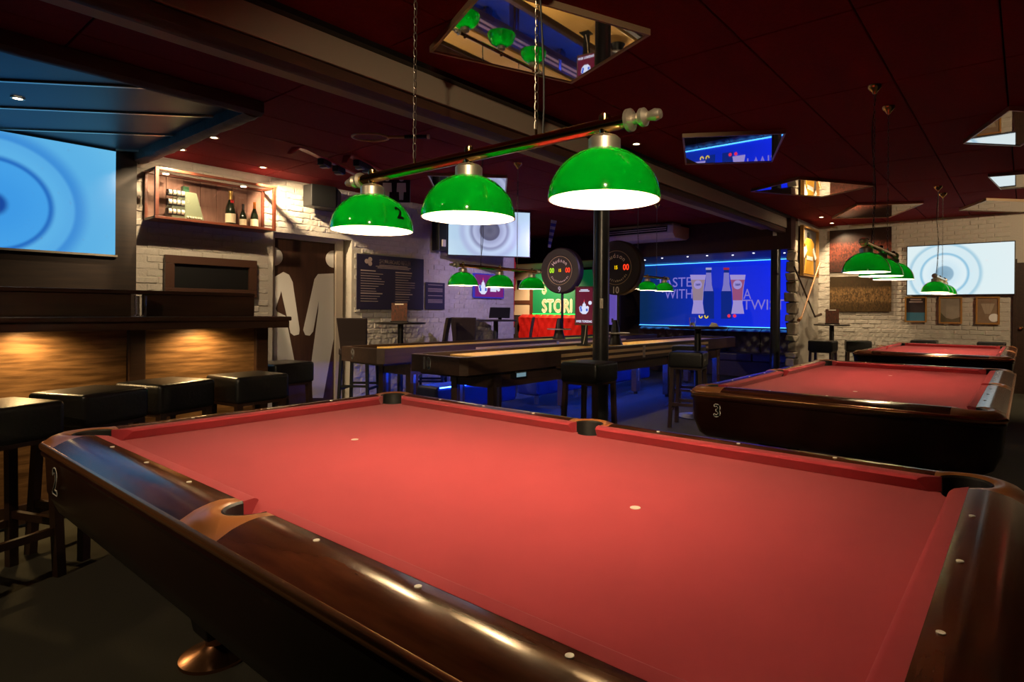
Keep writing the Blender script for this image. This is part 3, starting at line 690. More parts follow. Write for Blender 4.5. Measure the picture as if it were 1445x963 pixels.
t, W_, H_ = on_wall('wall_screen', 'small purple wall screen with a blue edge showing an event picture', 'screen', 667, 387, 709, 421, 'x', WX+.03)
MB().b2((-W_/2, 0, 0), (W_/2, H_, .04)).build('casing', glow('blue_edge', (.05, .05, .8), .25), t)
MB().b2((-W_/2+.02, .02, .03), (W_/2-.02, H_-.02, .043)).build('picture', glow('purple_screen', (.16, .010, .14), .55), t)
WP = event_art(t, W_, H_, .044, 1.0, True)
for i, (y, L_) in enumerate(((.40, .26), (.32, .20))): MB().b2((W_*.02, H_*y-.02, .044), (W_*.02+L_*W_, H_*y+.012, .046)).build('caption', WP, t)
# speakers, sign, angled television
p = on(455, 279, 'x', WX+.2)
t = thing('wall_speaker', 'black loudspeaker mounted high between the display case and lamp', 'speaker', mtx=FL((WX+.03, p.y, p.z)) @ Matrix.Rotation(.35, 4, 'Y'))
b = MB(); q = [(-.23, 0), (.23, 0), (.28, .18), (0, .33), (-.28, .18)]
b.add([(x, y, z_) for y in (-.14, .14) for x, z_ in q], [(4, 3, 2, 1, 0), (5, 6, 7, 8, 9)]+[(i, (i+1) % 5, (i+1) % 5+5, i+5) for i in range(5)]); b.build('cabinet', BLACK, t, bev=.012)
MB().box((.14, 0, .262), (.27, .24, .006), M=Matrix.Rotation(.49, 3, 'Y')).build('grille', mat('grille_dark', (.015, .015, .016), .8), t)
p = on(557, 266, 'x', -4.9)
t = thing('toilet_sign', 'black hanging toilet sign with white figure outlines', 'sign', mtx=frame((p.x, p.y, p.z-.15), (.786, .617, 0), (0, 0, 1)))
MB().b2((-.20, -.03, 0), (.20, CEIL-p.z+.15, .02)).build('panel', BLACK, t)
for s in (-1, 1):
    MB().cyl((s*.09, .27, .021), .035, .003, 16).build('figure_head', WHITE, t)
    flat([(s*.09+x, y) for x, y in ((-.055, .215), (.055, .215), (.06, .1), (.03, .1), (.025, .0), (-.025, .0), (-.03, .1), (-.06, .1))], WHITE, t, 'figure_body', .0225)
C = CAMLOC+ray(691, 330)*9.6
tvd = Vector((.62, .785, 0)).normalized()
t = thing('television', 'television angled out from the left wall showing grey rings', 'television', mtx=frame((C.x, C.y, C.z-.37), tvd, (0, 0, 1)))
MB().b2((-.67, 0, -.05), (.67, .75, 0)).build('casing', BLACK, t, bev=.006)
MB().b2((-.655, .015, -.01), (.655, .735, .003)).build('picture', ring_screen('grey_rings', 0.0, .42, .8,
    [(0, (.10, .10, .16)), (.10, (.13, .13, .20)), (.19, (.10, .10, .17)), (.22, (.36, .40, .62)), (.32, (.48, .54, .78)), (.36, (.28, .31, .50)), (.45, (.56, .68, .92)), (.55, (.44, .52, .78)), (.66, (.50, .68, .88)), (1, (.55, .76, .92))], .50), t)
MB().b2((-.04, .33, -(C.x-WX)/.785), (.04, .41, -.05)).build('wall_arm', BLKMET, t)
p = on(619, 330, 'x', WX+.1)
t = thing('corner_speaker', 'black box speaker with a white sensor left of the angled television', 'speaker', mtx=FL((WX+.03, p.y, p.z-.27)))
MB().b2((-.08, 0, 0), (.08, .55, .18)).build('cabinet', BLACK, t, bev=.01)
MB().b2((-.03, .06, .18), (.04, .17, .20)).build('sensor', IVORY, t, bev=.005)
# ================================================================== ceiling: mirrors, downlights, sports gear
def mirror(px4, label):
    pts = [on(u, v, 'z', CEIL-.03) for u, v in px4]
    if len(pts) == 3: pts.append(pts[0]+pts[2]-pts[1])
    c = sum(pts, Vector())/4; t = thing('ceiling_mirror', label, 'mirror', (c.x, c.y, CEIL-.03), group='square ceiling mirrors')
    q = [(p.x-c.x, p.y-c.y) for p in pts]
    if sum(q[i][0]*q[(i+1) % 4][1]-q[(i+1) % 4][0]*q[i][1] for i in range(4)) < 0: q = q[::-1]
    MB().poly([(x*.985, y*.985) for x, y in q], -.002, .028).build('glass', MIRROR, t)
    for i in range(4):
        a, b = Vector(q[i]), Vector(q[(i+1) % 4]); ai, bi = a*.965, b*.965
        MB().poly([tuple(a), tuple(b), tuple(bi), tuple(ai)], -.008, .029).build('frame', mat('mirror_frame', (.45, .32, .20), .35, metal=.5), t)
mirror([(606, 72), (807, 117), (918, 48)], 'large ceiling mirror above the nearest lamp')
mirror([(603, 247), (716, 250.5), (713.6, 277)], 'ceiling mirror behind the middle shade of the nearest lamp')
mirror([(962.7, 193), (967, 232), (1090, 228)], 'ceiling mirror reflecting the blue sign')
mirror([(1059, 270), (1160, 278), (1235, 262)], 'diamond shaped ceiling mirror left of the lamp cord over table 3')
mirror([(1174, 308.5), (1255, 307), (1303, 287)], 'flat looking ceiling mirror above the lamp of table 3')
mirror([(1359, 202), (1440, 206), (1520, 160)], 'ceiling mirror highest at the right edge')
mirror([(1394, 249), (1412, 267), (1470, 263)], 'middle ceiling mirror at the right edge')
mirror([(1353, 297), (1452, 300), (1500, 286)], 'lowest ceiling mirror at the right edge above the back wall')
DL = mat('downlight_ring', (.5, .38, .25), .3, metal=.8)
def downlight(u, v, lab, watt, tgt=None, zc=CEIL, size=1.9, pos=None, colr=(1, .74, .44)):
    p = Vector(pos) if pos else on(u, v, 'z', zc-.01)
    t = thing('downlight', lab, 'downlight', (p.x, p.y, zc), group='recessed ceiling downlights')
    MB().lathe([(.045, -.001), (.045, -.008), (.030, -.008), (.028, .0)], 24, caps=False).build('ring', DL, t, smooth=True)
    MB().cyl((0, 0, -.004), .028, .004, 16).build('lens', glow('downlight_glow', (1, .80, .48), 9), t)
    tg = Vector(tgt)-p if tgt else Vector((0, 0, -2))
    s = spot('downlight_spot', (0, 0, -.03), tg, watt, colr, size, .7, .025); s.parent = t
downlight(25, 140, 'downlight in the navy ceiling at the far left', 20, zc=CEIL-.022)
downlight(302, 195, 'downlight highest of the three over the display case', 60, (-6.0, 1.5, 1.4))
downlight(256, 212, 'leftmost downlight by the display case', 60, (-6.0, 1.0, 1.4))
downlight(371, 237, 'downlight by the brick wall right of the display case', 140, (-6.0, 3.5, 1.2))
downlight(898, 204, 'downlight beside the beige beam above the nearest lamp', 12)
downlight(1159, 307, 'downlight nearer the camera over the wall with hockey sticks', 60, (-1.75, 10.0, 1.3))
downlight(1174, 315.5, 'downlight in the far corner over the hockey sticks', 60, (-.9, 10.72, 1.2))
for x, y, lab in ((2.9, 1.0, 'added unseen fill downlight over the aisle beside the nearest pool table'), (2.9, 4.0, 'added unseen fill downlight over the aisle beside the middle pool table'), (2.9, 7.5, 'added unseen fill downlight over the aisle beside the farthest pool table'),
                  (-1.0, -2.8, 'added unseen fill downlight over the floor behind the camera on the left'), (2.6, -2.8, 'added unseen fill downlight over the floor behind the camera on the right')):  # fill lights added out of view to brighten the walls and foreground
    downlight(0, 0, lab, 150 if y > 7 else 50 if y > 0 else 60 if x < 0 else 240, pos=(x, y, CEIL-.01), size=2.0 if y > 7 else 1.3 if y > 0 else 1.7 if x < 0 else .8, tgt=(.6, 10.7, 1.2) if y > 7 else None if y > 0 else (-2.2, -.6, 0) if x < 0 else (-2.4, 3.0, .75))
for i, (u, v) in enumerate(((910, 367), (920, 362), (969, 362), (983, 358), (1034, 360), (1054, 355), (1107, 357))):
    p = on(u, v, 'z', 2.36)
    if p.y > 10.6: p.y = 10.5
    if p.y < 9.4: p.y = 9.4
    tag(MB().lathe([(0, -.012), (.012, -.010), (.02, 0)], 12, (p.x, p.y, 2.36)).build('alcove_light', glow('alcove_dot', (.8, .85, 1), 2)), 'tiny white light in the grey ceiling over the blue sign, %s from the left' % ('first', 'second', 'third', 'fourth', 'fifth', 'sixth', 'last')[i], 'light', 'tiny lights in the alcove ceiling')
def on_ceiling(u, v, d=.06): return on(u, v, 'z', CEIL-d)
def ski(a, b, lab):
    p, q = on_ceiling(*a, .06), on_ceiling(*b, .06); d = (q-p); L_ = d.length
    t = thing('ski', lab, 'ski', (p.x, p.y, CEIL-.05), math.atan2(d.y, d.x), group='pair of old skis on the ceiling')
    rows = []
    for i in range(15):
        f = i/14; wd = .045*(1-.25*math.sin(PI*f))*(1 if f > .06 else .6); zz = -.0-(.10*(1-f/.12)**2 if f < .12 else 0)
        rows.append([(L_*f, -wd, zz), (L_*f, wd, zz), (L_*f, wd, zz+.014), (L_*f, -wd, zz+.014)])
    MB().loft(rows, close=True).build('blade', mat('ski_red', (.50, .05, .045), .4), t)
    MB().b2((L_*.50, -.014, -.004), (L_*.97, .014, 0)).build('white_stripe', mat('ski_white', (.5, .42, .38), .5), t)
    for f in (.42, .62): 
        bd = MB().b2((L_*f-.09, -.035, -.07), (L_*f+.09, .035, 0)).build('binding', BLACK, t, bev=.012)
        MB().b2((L_*f-.03, -.04, -.085), (L_*f+.03, .04, -.07)).build('clip', mat('grey_plastic', (.3, .3, .3), .5), bd)
ski((409, 204), (512, 253), 'longer red ski with bindings fixed to the ceiling')
ski((486, 218), (535, 243), 'shorter looking red ski partly behind the lamp bar')
p, q = on_ceiling(498, 197, .08), on_ceiling(606, 196, .08); d = q-p; L_ = d.length
t = thing('tennis_racket', 'old wooden tennis racket fixed to the ceiling', 'racket', (p.x, p.y, CEIL-.06), math.atan2(d.y, d.x))
hl = L_*.46
MB().tube([(hl/2+hl/2*math.cos(k), hl*.36*math.sin(k), 0) for k in [2*PI*i/28 for i in range(28)]], .011, 8, True).build('hoop', mat('racket_wood', (.62, .36, .14), .4), t, smooth=True)
b = MB()
for i in range(1, 14):
    x = hl*i/14; y = hl*.36*math.sqrt(max(0, 1-((x-hl/2)/(hl/2))**2)); b.tube([(x, -y, 0), (x, y, 0)], .0012, 4)
for i in range(1, 10):
    y = hl*.36*(i/5-1); x = hl/2*math.sqrt(max(0, 1-(y/(hl*.36))**2)); b.tube([(hl/2-x, y, 0), (hl/2+x, y, 0)], .0012, 4)
b.build('strings', mat('gut', (.3, .22, .12), .6), t)
MB().tube([(hl, 0, 0), (L_*.68, 0, 0)], .014, 8).build('throat', MATS['racket_wood'], t)
MB().tube([(L_*.68, 0, 0), (L_*.98, 0, 0)], .018, 8).build('grip', BLACK, t); MB().cyl((L_*.985, 0, 0), .022, .02, 12, 'x').build('butt_cap', IVORY, t)
# ================================================================== shuffleboard tables
SHZ = .83
SBW = mat('shuffle_brown', (.050, .026, .016), .4, vary=(5, (.075, .04, .024), (6, .6, 6), .2)); LIGHTW = mat('light_oak', (.62, .42, .21), .45)
BOARDW = mat('maple_board', (.78, .45, .10), .35, coat=0, vary=(10, (.85, .54, .16), (8, .3, 1), .2)); STEEL = mat('steel_strip', (.6, .55, .5), .3, metal=1)
LEDB = glow('led_blue', (.015, .07, 1), 32)
def shuffleboard(x, y0, y1, num, lab):
    t = thing('shuffleboard_table', lab, 'shuffleboard table', (x, y0, 0), group='long shuffleboard tables'); L_ = y1-y0; W = .80
    def hood(ya, yb, s):
        h2 = W/2; pts = [(-h2, yb), (-h2, ya+.07*s), (-h2+.05, ya), (h2-.05, ya), (h2, ya+.07*s), (h2, yb)]
        inn = [(-h2+.07, yb), (-h2+.07, ya+.13*s), (-h2+.11, ya+.07*s), (h2-.11, ya+.07*s), (h2-.07, ya+.13*s), (h2-.07, yb)]
        rows = [[(p[0], p[1], z_) for p in pts] for z_ in (SHZ-.17, SHZ)]; n = len(pts)
        b = MB(); vs = [(p[0], p[1], SHZ-.17) for p in pts]+[(p[0], p[1], SHZ) for p in pts]+[(p[0], p[1], SHZ) for p in inn]+[(p[0], p[1], SHZ-.09) for p in inn]
        b.add(vs, [(j*n+i, j*n+i+1, (j+1)*n+i+1, (j+1)*n+i) for j in range(3) for i in range(n-1)]); return b.build('end_hood', SBW, t)
    hood(0, 1.45, 1); hood(L_, L_-1.2, -1)
    for s in (-1, 1):
        xs = s*W/2
        MB().b2((xs-s*.07, 1.45, SHZ-.20), (xs, L_-1.2, SHZ)).build('side_rail', SBW, t, bev=.006)
        for z_ in (SHZ-.06, SHZ-.13): 
            for ya, yb in ((1.47, L_/2-.03), (L_/2+.03, L_-1.22)): MB().b2((xs-s*.002, ya, z_-.018), (xs+s*.004, yb, z_+.018)).build('oak_stripe', LIGHTW, t)
        MB().b2((xs-s*.05, L_/2-.03, SHZ-.18), (xs+s*.008, L_/2+.03, SHZ-.02)).build('joint_plate', STEEL, t)
    MB().b2((-W/2+.07, .1, SHZ-.20), (W/2-.07, L_-.1, SHZ-.12)).build('gutter', DARKWOOD, t)
    MB().b2((-.255, .42, SHZ-.12), (.255, L_-.42, SHZ-.02)).build('playing_board', BOARDW, t, bev=.004)
    MB().b2((-.30, .5, SHZ-.34), (.30, L_-.5, SHZ-.20)).build('undercarriage', SBW, t)
    for y in (.55, L_*.36, L_*.64, L_-.6):
        for s in (-1, 1):
            lg = MB().b2((s*.27-.045, y-.06, .04), (s*.27+.045, y+.06, SHZ-.20)).build('leg', SBW, t, bev=.006)
            MB().b2((s*.27+.045, y-.018, .20), (s*.27+.05, y+.018, .50)).build('steel_strip', STEEL, lg)
            MB().cyl((s*.27, y, .02), .03, .04, 14).build('levelling_foot', BLKMET, lg)
    MB().b2((-.02, .8, SHZ-.36), (.02, L_-.8, SHZ-.345)).build('led_strip', LEDB, t)
    lettering('number', num, .165, NUMW, t, Matrix.Translation((-.12, -.001, SHZ-.085)) @ Matrix.Rotation(PI/2, 4, 'X'), bold=.005, sx=.8)
    if num == '10':
        u_ = MB().b2((.10, .75, SHZ-.26), (.36, .95, SHZ-.19)).build('coin_unit', BLKMET, t, bev=.01)
        MB().b2((.36, .78, SHZ-.245), (.364, .92, SHZ-.205)).build('display', glow('coin_display', (.3, .5, .6), .25), u_)
    return t
XT10, XT9 = -3.05, -4.62
shuffleboard(XT10, 2.42, 9.0, '10', 'long shuffleboard table number 10 beside the middle column')
shuffleboard(XT9, 2.62, 9.0, '9', 'long shuffleboard table number 9 nearer the brick wall')
for i, (y, lab) in enumerate(((3.6, 'low navy bench nearest the camera between the shuffleboard tables'), (5.3, 'middle low navy bench between the shuffleboard tables'), (7.0, 'farthest low navy bench between the shuffleboard tables'))):
    t = thing('bench', lab, 'bench', (-3.82, y, 0), group='low benches between the shuffleboard tables')
    MB().b2((-.18, -.65, .14), (.18, .65, .42)).build('seat_block', mat('navy_vinyl', (.02, .03, .09), .4), t, bev=.04, seg=3)
    MB().b2((.17, -.60, .405), (.185, .60, .415)).build('led_strip', LEDB, t)
    for yy in (-.45, .45): MB().cyl((0, yy, .07), .035, .14, 14).build('foot', STEEL, t)
# round electronic scoreboards
def scoreboard(x, y, zc, num, lab):
    t = thing('scoreboard', lab, 'scoreboard', (x, y, SHZ-.0195), group='round electronic scoreboards'); h = zc-(SHZ-.0195)
    MB().lathe([(.11, 0), (.10, .015), (.075, .10), (.05, .25), (.03, .34)], 20).build('pedestal', BLACK, t, smooth=True)
    MB().cyl((0, .08, (h-.1)/2+.05), .022, h-.1, 14).build('post', BLACK, t)
    MB().cyl((0, 0, .16), .20, .014, 24).build('tray', mat('tray_grey', (.35, .33, .3), .4), t)
    R = .38; M = Matrix.Translation((0, 0, h)) @ Matrix.Rotation(.10, 4, 'Z') @ Matrix.Rotation(PI/2, 4, 'X')
    xform(MB().lathe([(R, -.14), (R, -.02), (R-.02, 0), (.262, 0), (.262, -.006), (.245, -.008), (0, -.008)], 56), M).build('disc', mat('disc_brown', (.022, .012, .008), .45), t, smooth=True)
    xform(MB().lathe([(.238, -.0085), (.238, -.003), (.231, -.003), (.231, -.0085)], 56, caps=False), M).build('gold_ring', mat('dull_gold', (.42, .28, .14), .4, metal=.5), t)
    GP = mat('cream_print', (.85, .66, .45), .5)
    def arc_text(name, txt, size, rad, a0, step, flip):
        b = MB()
        for i, ch in enumerate(txt):
            an = a0+step*(i-(len(txt)-1)/2); m = text_mb(ch, size)
            A = Matrix.Translation((rad*math.sin(an), rad*math.cos(an), -.006)) @ Matrix.Rotation(-an+(PI if flip else 0), 4, 'Z'); xform(m, A); b.add(m.v, m.f)
        xform(b, M).build(name, GP, t)
    arc_text('maker_lettering', 'Hudson', .085, .165, 0, .33, False)
    arc_text('lower_lettering', 'Shuffleboards', .045, .185, PI, -.165, True)
    for txt, x_, c, s in (('00', -.155, (.45, .9, .02), .7), ('15', 0, (1, .62, .0), .7), ('00', .155, (1, .04, .01), .9)):
        lettering('digits', txt, .115 if x_ else .07, glow('digit_%s' % (x_,), c, s), t, M @ Matrix.Translation((x_, .0, -.005)), sx=.8, bold=.001)
    lettering('number', num, .13, NUMW, t, M @ Matrix.Translation((0, -.315, .001)), bold=.003, sx=.85)
p = CAMLOC+ray(790, 382)*9.78; scoreboard(XT9, p.y, p.z, '9', 'round dark scoreboard with number 9 left of the middle column')
p = CAMLOC+ray(868, 378)*8.24; scoreboard(XT10, p.y, p.z, '10', 'round dark scoreboard with number 10 partly behind the middle column')
# event poster stand on table 10
p = on(825, 439, 'x', XT10-.14)
dpth = (p-CAMLOC).dot(_R @ Vector((0, 0, -1)))
zb, zt = CAMLOC.z+(CY-459)/F*dpth, CAMLOC.z+(CY-404)/F*dpth
t = thing('poster_stand', 'dark red event poster in a black frame standing on shuffleboard table 10', 'poster stand', mtx=frame((p.x, p.y, SHZ-.0195), (1, .12, 0), (0, 0, 1)))
z0 = zb-(SHZ-.0195); H_ = zt-zb; W_ = 30/F*dpth
MB().b2((-.07, 0, -.05), (.07, .012, .08)).build('base', BLACK, t); MB().b2((-.045, .012, -.01), (.045, z0, .01)).build('post', BLACK, t)
MB().tube([(-.01, .02, .012), (.02, z0*.5, .02), (.03, z0, .012)], .004, 6).build('cable', IVORY, t)
MB().b2((-W_/2, z0, -.02), (W_/2, z0+H_, .012)).build('frame', mat('stand_frame', (.20, .13, .07), .4), t)
MB().b2((-W_/2+.018, z0+.018, .01), (W_/2-.018, z0+H_-.018, .014)).build('poster', glow('poster_red', (.13, .008, .025), .45), t)
e_ = thing('tmp', 'x', 'x'); e_.parent = t; bpy.data.objects.remove(e_)
q = bpy.data.objects.new('artwork', None); COL.objects.link(q); q.parent = t; q.location = (0, z0, 0); WP = event_art(q, W_, H_, .015, 1.0, False)
lettering('slogan', 'HVER TORSDAG', .042, WP, t, at=(0, z0+.05, .0155), bold=.001, sx=.78)
for y, L_ in ((.90, .4), (.865, .55)): MB().b2((-W_*L_/2, z0+H_*y, .014), (W_*L_/2, z0+H_*y+.011, .016)).build('caption', WP, t)
# ================================================================== round bar tables, chairs
def bar_table(name, label, x, y, z, r=.35):
    t = thing(name, label, 'table', (x, y, 0), group='tall round bar tables')
    MB().lathe([(0, z-.025), (r-.01, z-.025), (r, z-.015), (r, z-.005), (r-.006, z), (0, z)], 40).build('top', mat('table_black', (.02, .016, .014), .3), t, smooth=True)
    MB().cyl((0, 0, z/2), .04, z-.05, 18).build('pole', BLACK, t, smooth=True); MB().lathe([(.25, 0), (.25, .015), (.06, .04), (.04, .06)], 32).build('base', BLACK, t, smooth=True)
    return t
bar_table('bar_table', 'tall round black table under the rules board', -5.5, 3.86, 1.095)
bar_table('bar_table', 'tall round black table under the small purple wall screen', -5.48, 5.75, 1.12)
bar_table('bar_table', 'tall round table between the two stools before the blue sign', -1.70, 5.36, 1.095)
bar_table('bar_table', 'tall round table in the far corner below the hockey sticks', -1.30, 10.0, 1.07, .30)
def make_chair():
    t = thing('bar_chair', 'x', 'chair', group='high black bar chairs'); UPH = mat('brown_black_vinyl', (.022, .013, .012), .45)
    MB().box((0, 0, .72), (.40, .40, .09)).build('seat', UPH, t, bev=.02)
    rows = []
    for i in range(5):
        z_ = .76+.40*i/4; y = -.19-.06*(i/4)**1.3; wd = .17+.03*i/4
        rows.append([(-wd, y-.022, z_), (wd, y-.022, z_), (wd, y+.022, z_), (-wd, y+.022, z_)])
    MB().loft(rows, close=True).build('backrest', UPH, t, bev=.012)
    for sx in (-1, 1):
        for sy in (-1, 1):
            MB().add([(sx*(.17+(.025 if z_ == 0 else 0))+a*.018, sy*(.17+(.025 if z_ == 0 else 0))+b_*.018, z_) for z_ in (0, .68) for a, b_ in ((-1, -1), (1, -1), (1, 1), (-1, 1))],
                     [(3, 2, 1, 0), (4, 5, 6, 7), (0, 1, 5, 4), (1, 2, 6, 5), (2, 3, 7, 6), (3, 0, 4, 7)]).build('leg', BLACK, t)
        MB().b2((sx*.183-.011, -.18, .22), (sx*.183+.011, .18, .25)).build('stretcher', BLACK, t); MB().b2((-.18, sx*.183-.011, .26), (.18, sx*.183+.011, .29)).build('stretcher', BLACK, t)
    return t
ch0 = make_chair()
for i, (x, y, rz, lab) in enumerate(((-5.52, 3.22, .6, 'high dark chair left of the table under the rules board'), (-5.5, 4.42, 2.3, 'high dark chair right of the table under the rules board'),
                                     (-5.5, 5.12, .6, 'high dark chair left of the table under the purple screen'), (-5.5, 6.35, 2.3, 'high dark chair right of the table under the purple screen'))):
    o = ch0 if i == 0 else copy_tree(ch0); o.location = (x, y, 0); o.rotation_euler = (0, 0, rz); o['label'] = lab
def menu(x, y, z, lab, rz):
    t = thing('menu_holder', lab, 'menu', (x, y, z), rz, group='menu holders on bar tables')
    MB().b2((-.12, -.02, 0), (.12, .02, .02)).build('foot', BLACK, t)
    MB().b2((-.11, -.004, .02), (.11, .004, .27)).build('card', print_mat('menu_print', (.02, .02, .015), (.55, .12, .05), 30, (.03, .03, .025)), t)
    MB().b2((-.06, -.006, .245), (.06, -.004, .26)).build('title_strip', IVORY, t)
menu(-5.45, 3.80, 1.095, 'menu card with food picture on the table under the rules board', .65)
menu(-1.28, 9.94, 1.07, 'menu card on the far corner table below the hockey sticks', .4)
t = thing('order_tablet', 'black tablet screen tilted on the table under the purple wall screen', 'tablet', (-5.42, 5.78, 1.125), .7)
MB().box((0, 0, .11), (.34, .02, .26), M=Matrix.Rotation(-.9, 3, 'X')).build('screen', BLACK, t, bev=.006); MB().box((0, .05, .05), (.06, .03, .11)).build('stand', BLACK, t)
t = thing('candle_glass', 'small clear glass on the tall table before the blue sign', 'glass', (-1.74, 5.30, 1.095))
MB().lathe([(0, 0), (.035, 0), (.04, .11), (.037, .11), (.032, .012), (0, .012)], 18).build('tumbler', GLASS, t, smooth=True); MB().cyl((0, 0, .03), .025, .035, 14).build('candle', IVORY, t)
tag(MB().add([(-.05, -.03, 0), (.05, -.03, 0), (.05, .03, 0), (-.05, .03, 0), (-.03, 0, .05), (.03, .01, .04)], [(3, 2, 1, 0), (0, 1, 5, 4), (1, 2, 5), (2, 3, 4, 5), (3, 0, 4)]).build('napkin', IVORY), 'crumpled white napkin on the tall table before the blue sign', 'napkin').location = (-1.52, 5.42, 1.096)
# ================================================================== alcove: booths, signs, air conditioner
def booth(name, label, x0, x1, y, zt, m, seg):
    t = thing(name, label, 'booth seat', ((x0+x1)/2, y, 0)); W = x1-x0; n = max(1, round(W/seg))
    MB().b2((-W/2, -.55, 0), (W/2, 0, .30)).build('plinth', DARKWOOD, t)
    for i in range(n):
        a = -W/2+W*i/n+.008; b = -W/2+W*(i+1)/n-.008
        MB().b2((a, -.60, .30), (b, -.10, .46)).build('seat_cushion', m, t, bev=.03, seg=3)
        nx, nz = 13, 9; rows = []
        for j in range(nz+1):
            z_ = .44+(zt-.44)*j/nz; row = []
            for k in range(nx+1):
                tuft = .05*abs(math.sin(PI*(k/nx*3+j/nz*2)))*abs(math.sin(PI*(k/nx*3-j/nz*2)))
                row.append((a+(b-a)*k/nx, -.10-tuft-(.03 if j == nz-1 else 0)+(.08 if j == nz else 0), z_))
            rows.append(row+[(b, 0, z_), (a, 0, z_)])
        bk = MB().loft(rows, close=True).build('back_cushion', m, t, smooth=True)
        bb = MB()
        for j in range(1, 5):
            for k in range(3):
                xx = a+(b-a)*((k+(.5 if j % 2 else 0))/3+.001); zz = .44+(zt-.44)*j/5.2
                if a+.02 < xx < b-.02: bb.lathe([(0, -.012), (.010, -.006), (.012, 0)], 8, (xx, -.105, zz), 'y')
        bb.build('buttons', m, bk)['kind'] = 'stuff'
    return t
yS = YB-.03
gx0, gx1 = on(752, 420, 'y', yS).x, on(857, 420, 'y', yS).x
booth('booth_seat', 'tufted red leather booth below the green sign', on(733, 460, 'y', 10.6).x, gx1, YB-.02, 1.17, mat('red_leather', (.42, .012, .010), .3), .62)
bx0, bx1 = on(903, 420, 'y', yS).x, -2.08
booth('booth_seat', 'dark purple leather booth below the blue sign', bx0+.05, bx1, YB-.02, .93, mat('dark_purple_leather', (.035, .018, .035), .35), .7)
t = thing('green_sign', 'green lit wall sign with cream letters above the red booth', 'sign', mtx=FB(((gx0+gx1)/2, YB, 1.20)))
Wg = gx1-gx0; MB().b2((-Wg/2, 0, 0), (Wg/2, 1.10, .03)).build('panel', mat('green_panel', (.006, .16, .05), .5, emit=(.004, .15, .05), es=.2), t)
MB().b2((-Wg/2, -.02, .01), (Wg/2, .0, .04)).build('led_strip', glow('led_green', (.02, 1, .08), 2), t)
k_ = on(765, 420, 'y', yS).x-(gx0+gx1)/2; zl = on(790, 433, 'y', yS).z-1.20; CRL = mat('cream_letters', (.75, .66, .45), .5, emit=(.7, .55, .32), es=.25)
lettering('slogan', 'STORI', .46, CRL, t, at=(k_, zl, .034), bold=.024, align='LEFT', sx=.80)
lettering('slogan', 'S', .46, CRL, t, at=(k_, zl+.48, .034), bold=.018, align='LEFT', sx=.72)
# cream panel with timber frame left of the green sign
x0 = on(729, 420, 'y', yS).x
t = thing('framed_wall_panel', 'cream wall panel in brown timber left of the green sign', 'wall panel', mtx=FB(((x0+gx0)/2, YB, 1.15))); Wp = gx0-x0
MB().b2((-Wp/2-.8, 0, 0), (Wp/2, 1.25, .02)).build('cream_panel', mat('cream_lit', (.62, .46, .30), .7), t)
for a, b in (((Wp/2-.10, 0, 0), (Wp/2, 1.25, .05)), ((-Wp/2-.8, .30, 0), (Wp/2-.1, .40, .05)), ((-Wp/2-.8, 1.15, 0), (Wp/2-.1, 1.25, .05))): MB().b2(a, b).build('timber', mat('frame_timber', (.09, .03, .015), .5), t)
MB().b2((-Wp/2+.02, .70, .02), (Wp/2-.22, .95, .035)).build('picture', BLACK, t)
spot('booth_spot', (-8.2, 9.6, 2.33), (-8.4, 10.7, 1.1), 160, (1, .72, .45), 2.0, .8, .04)
# white pier, the violet light on it painted in as colour and glow
t = thing('lit_pier', 'white wall pier with violet light put into its colour, between the green and blue signs', 'pier', mtx=FB((on(866, 440, 'y', yS).x, YB-.02, .0)))
MB().b2((-.09, .95, 0), (.09, 2.0, .06)).build('facing', mat('pier_violet_light', (.5, .45, .75), .6, emit=(.22, .14, .75), es=.25), t)
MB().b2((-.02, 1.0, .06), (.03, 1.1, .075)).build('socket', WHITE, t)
# blue sign
zs0, zs1 = on(1010, 460, 'y', yS).z, 2.33
t = thing('blue_sign', 'large backlit blue beer sign reading taste with a twist', 'sign', mtx=FB((bx0, YB, zs0))); Hs = zs1-zs0; Ws = bx1-bx0
def blue_mat():
    m = bpy.data.materials.new('blue_backlit'); m.use_nodes = True; nt = m.node_tree; p = nt.nodes['Principled BSDF']; p.inputs['Roughness'].default_value = .4
    tc = nt.nodes.new('ShaderNodeTexCoord'); sp = nt.nodes.new('ShaderNodeSeparateXYZ'); rx = nt.nodes.new('ShaderNodeValToRGB'); e = rx.color_ramp.elements
    e[0].position = .05; e[0].color = (.003, .022, .085, 1); e[1].position = .85; e[1].color = (.004, .02, .80, 1)
    p.inputs['Base Color'].default_value = (.01, .03, .25, 1)
    nt.links.new(tc.outputs['Generated'], sp.inputs[0]); nt.links.new(sp.outputs['X'], rx.inputs[0]); nt.links.new(rx.outputs[0], p.inputs['Emission Color']); p.inputs['Emission Strength'].default_value = .5
    return m
MB().b2((0, 0, 0), (Ws, Hs, .03)).build('panel', blue_mat(), t)
for y, s in ((-.02, 0), (Hs, 1)): MB().b2((0, y, .01), (Ws, y+.012, .05)).build('led_strip', glow('led_cyan', (.06, .32, 1), 2), t)
def bs(u, v): p = on(u, v, 'y', YB-.035); return p.x-bx0, p.z-zs0
LAV = glow('sign_lavender', (.22, .18, .62), .5)
def sign_text(txt, u0, u1, v, size):
    a, b = bs(u0, v), bs(u1, v); mb = text_mb(txt, size, 'LEFT'); xs = [p[0] for p in mb.v]; sc = (b[0]-a[0])/(max(xs)-min(xs))
    mb.v = [((p[0]-min(xs))*sc+a[0], p[1]+a[1], p[2]+.033) for p in mb.v]; mb.build('slogan', LAV, t)
sign_text('TASTE', 927, 976, 400, .30); sign_text('WITH', 938, 977, 416, .30); sign_text('A', 1049, 1060, 416, .30); sign_text('TWIST', 1048, 1107, 431, .30)
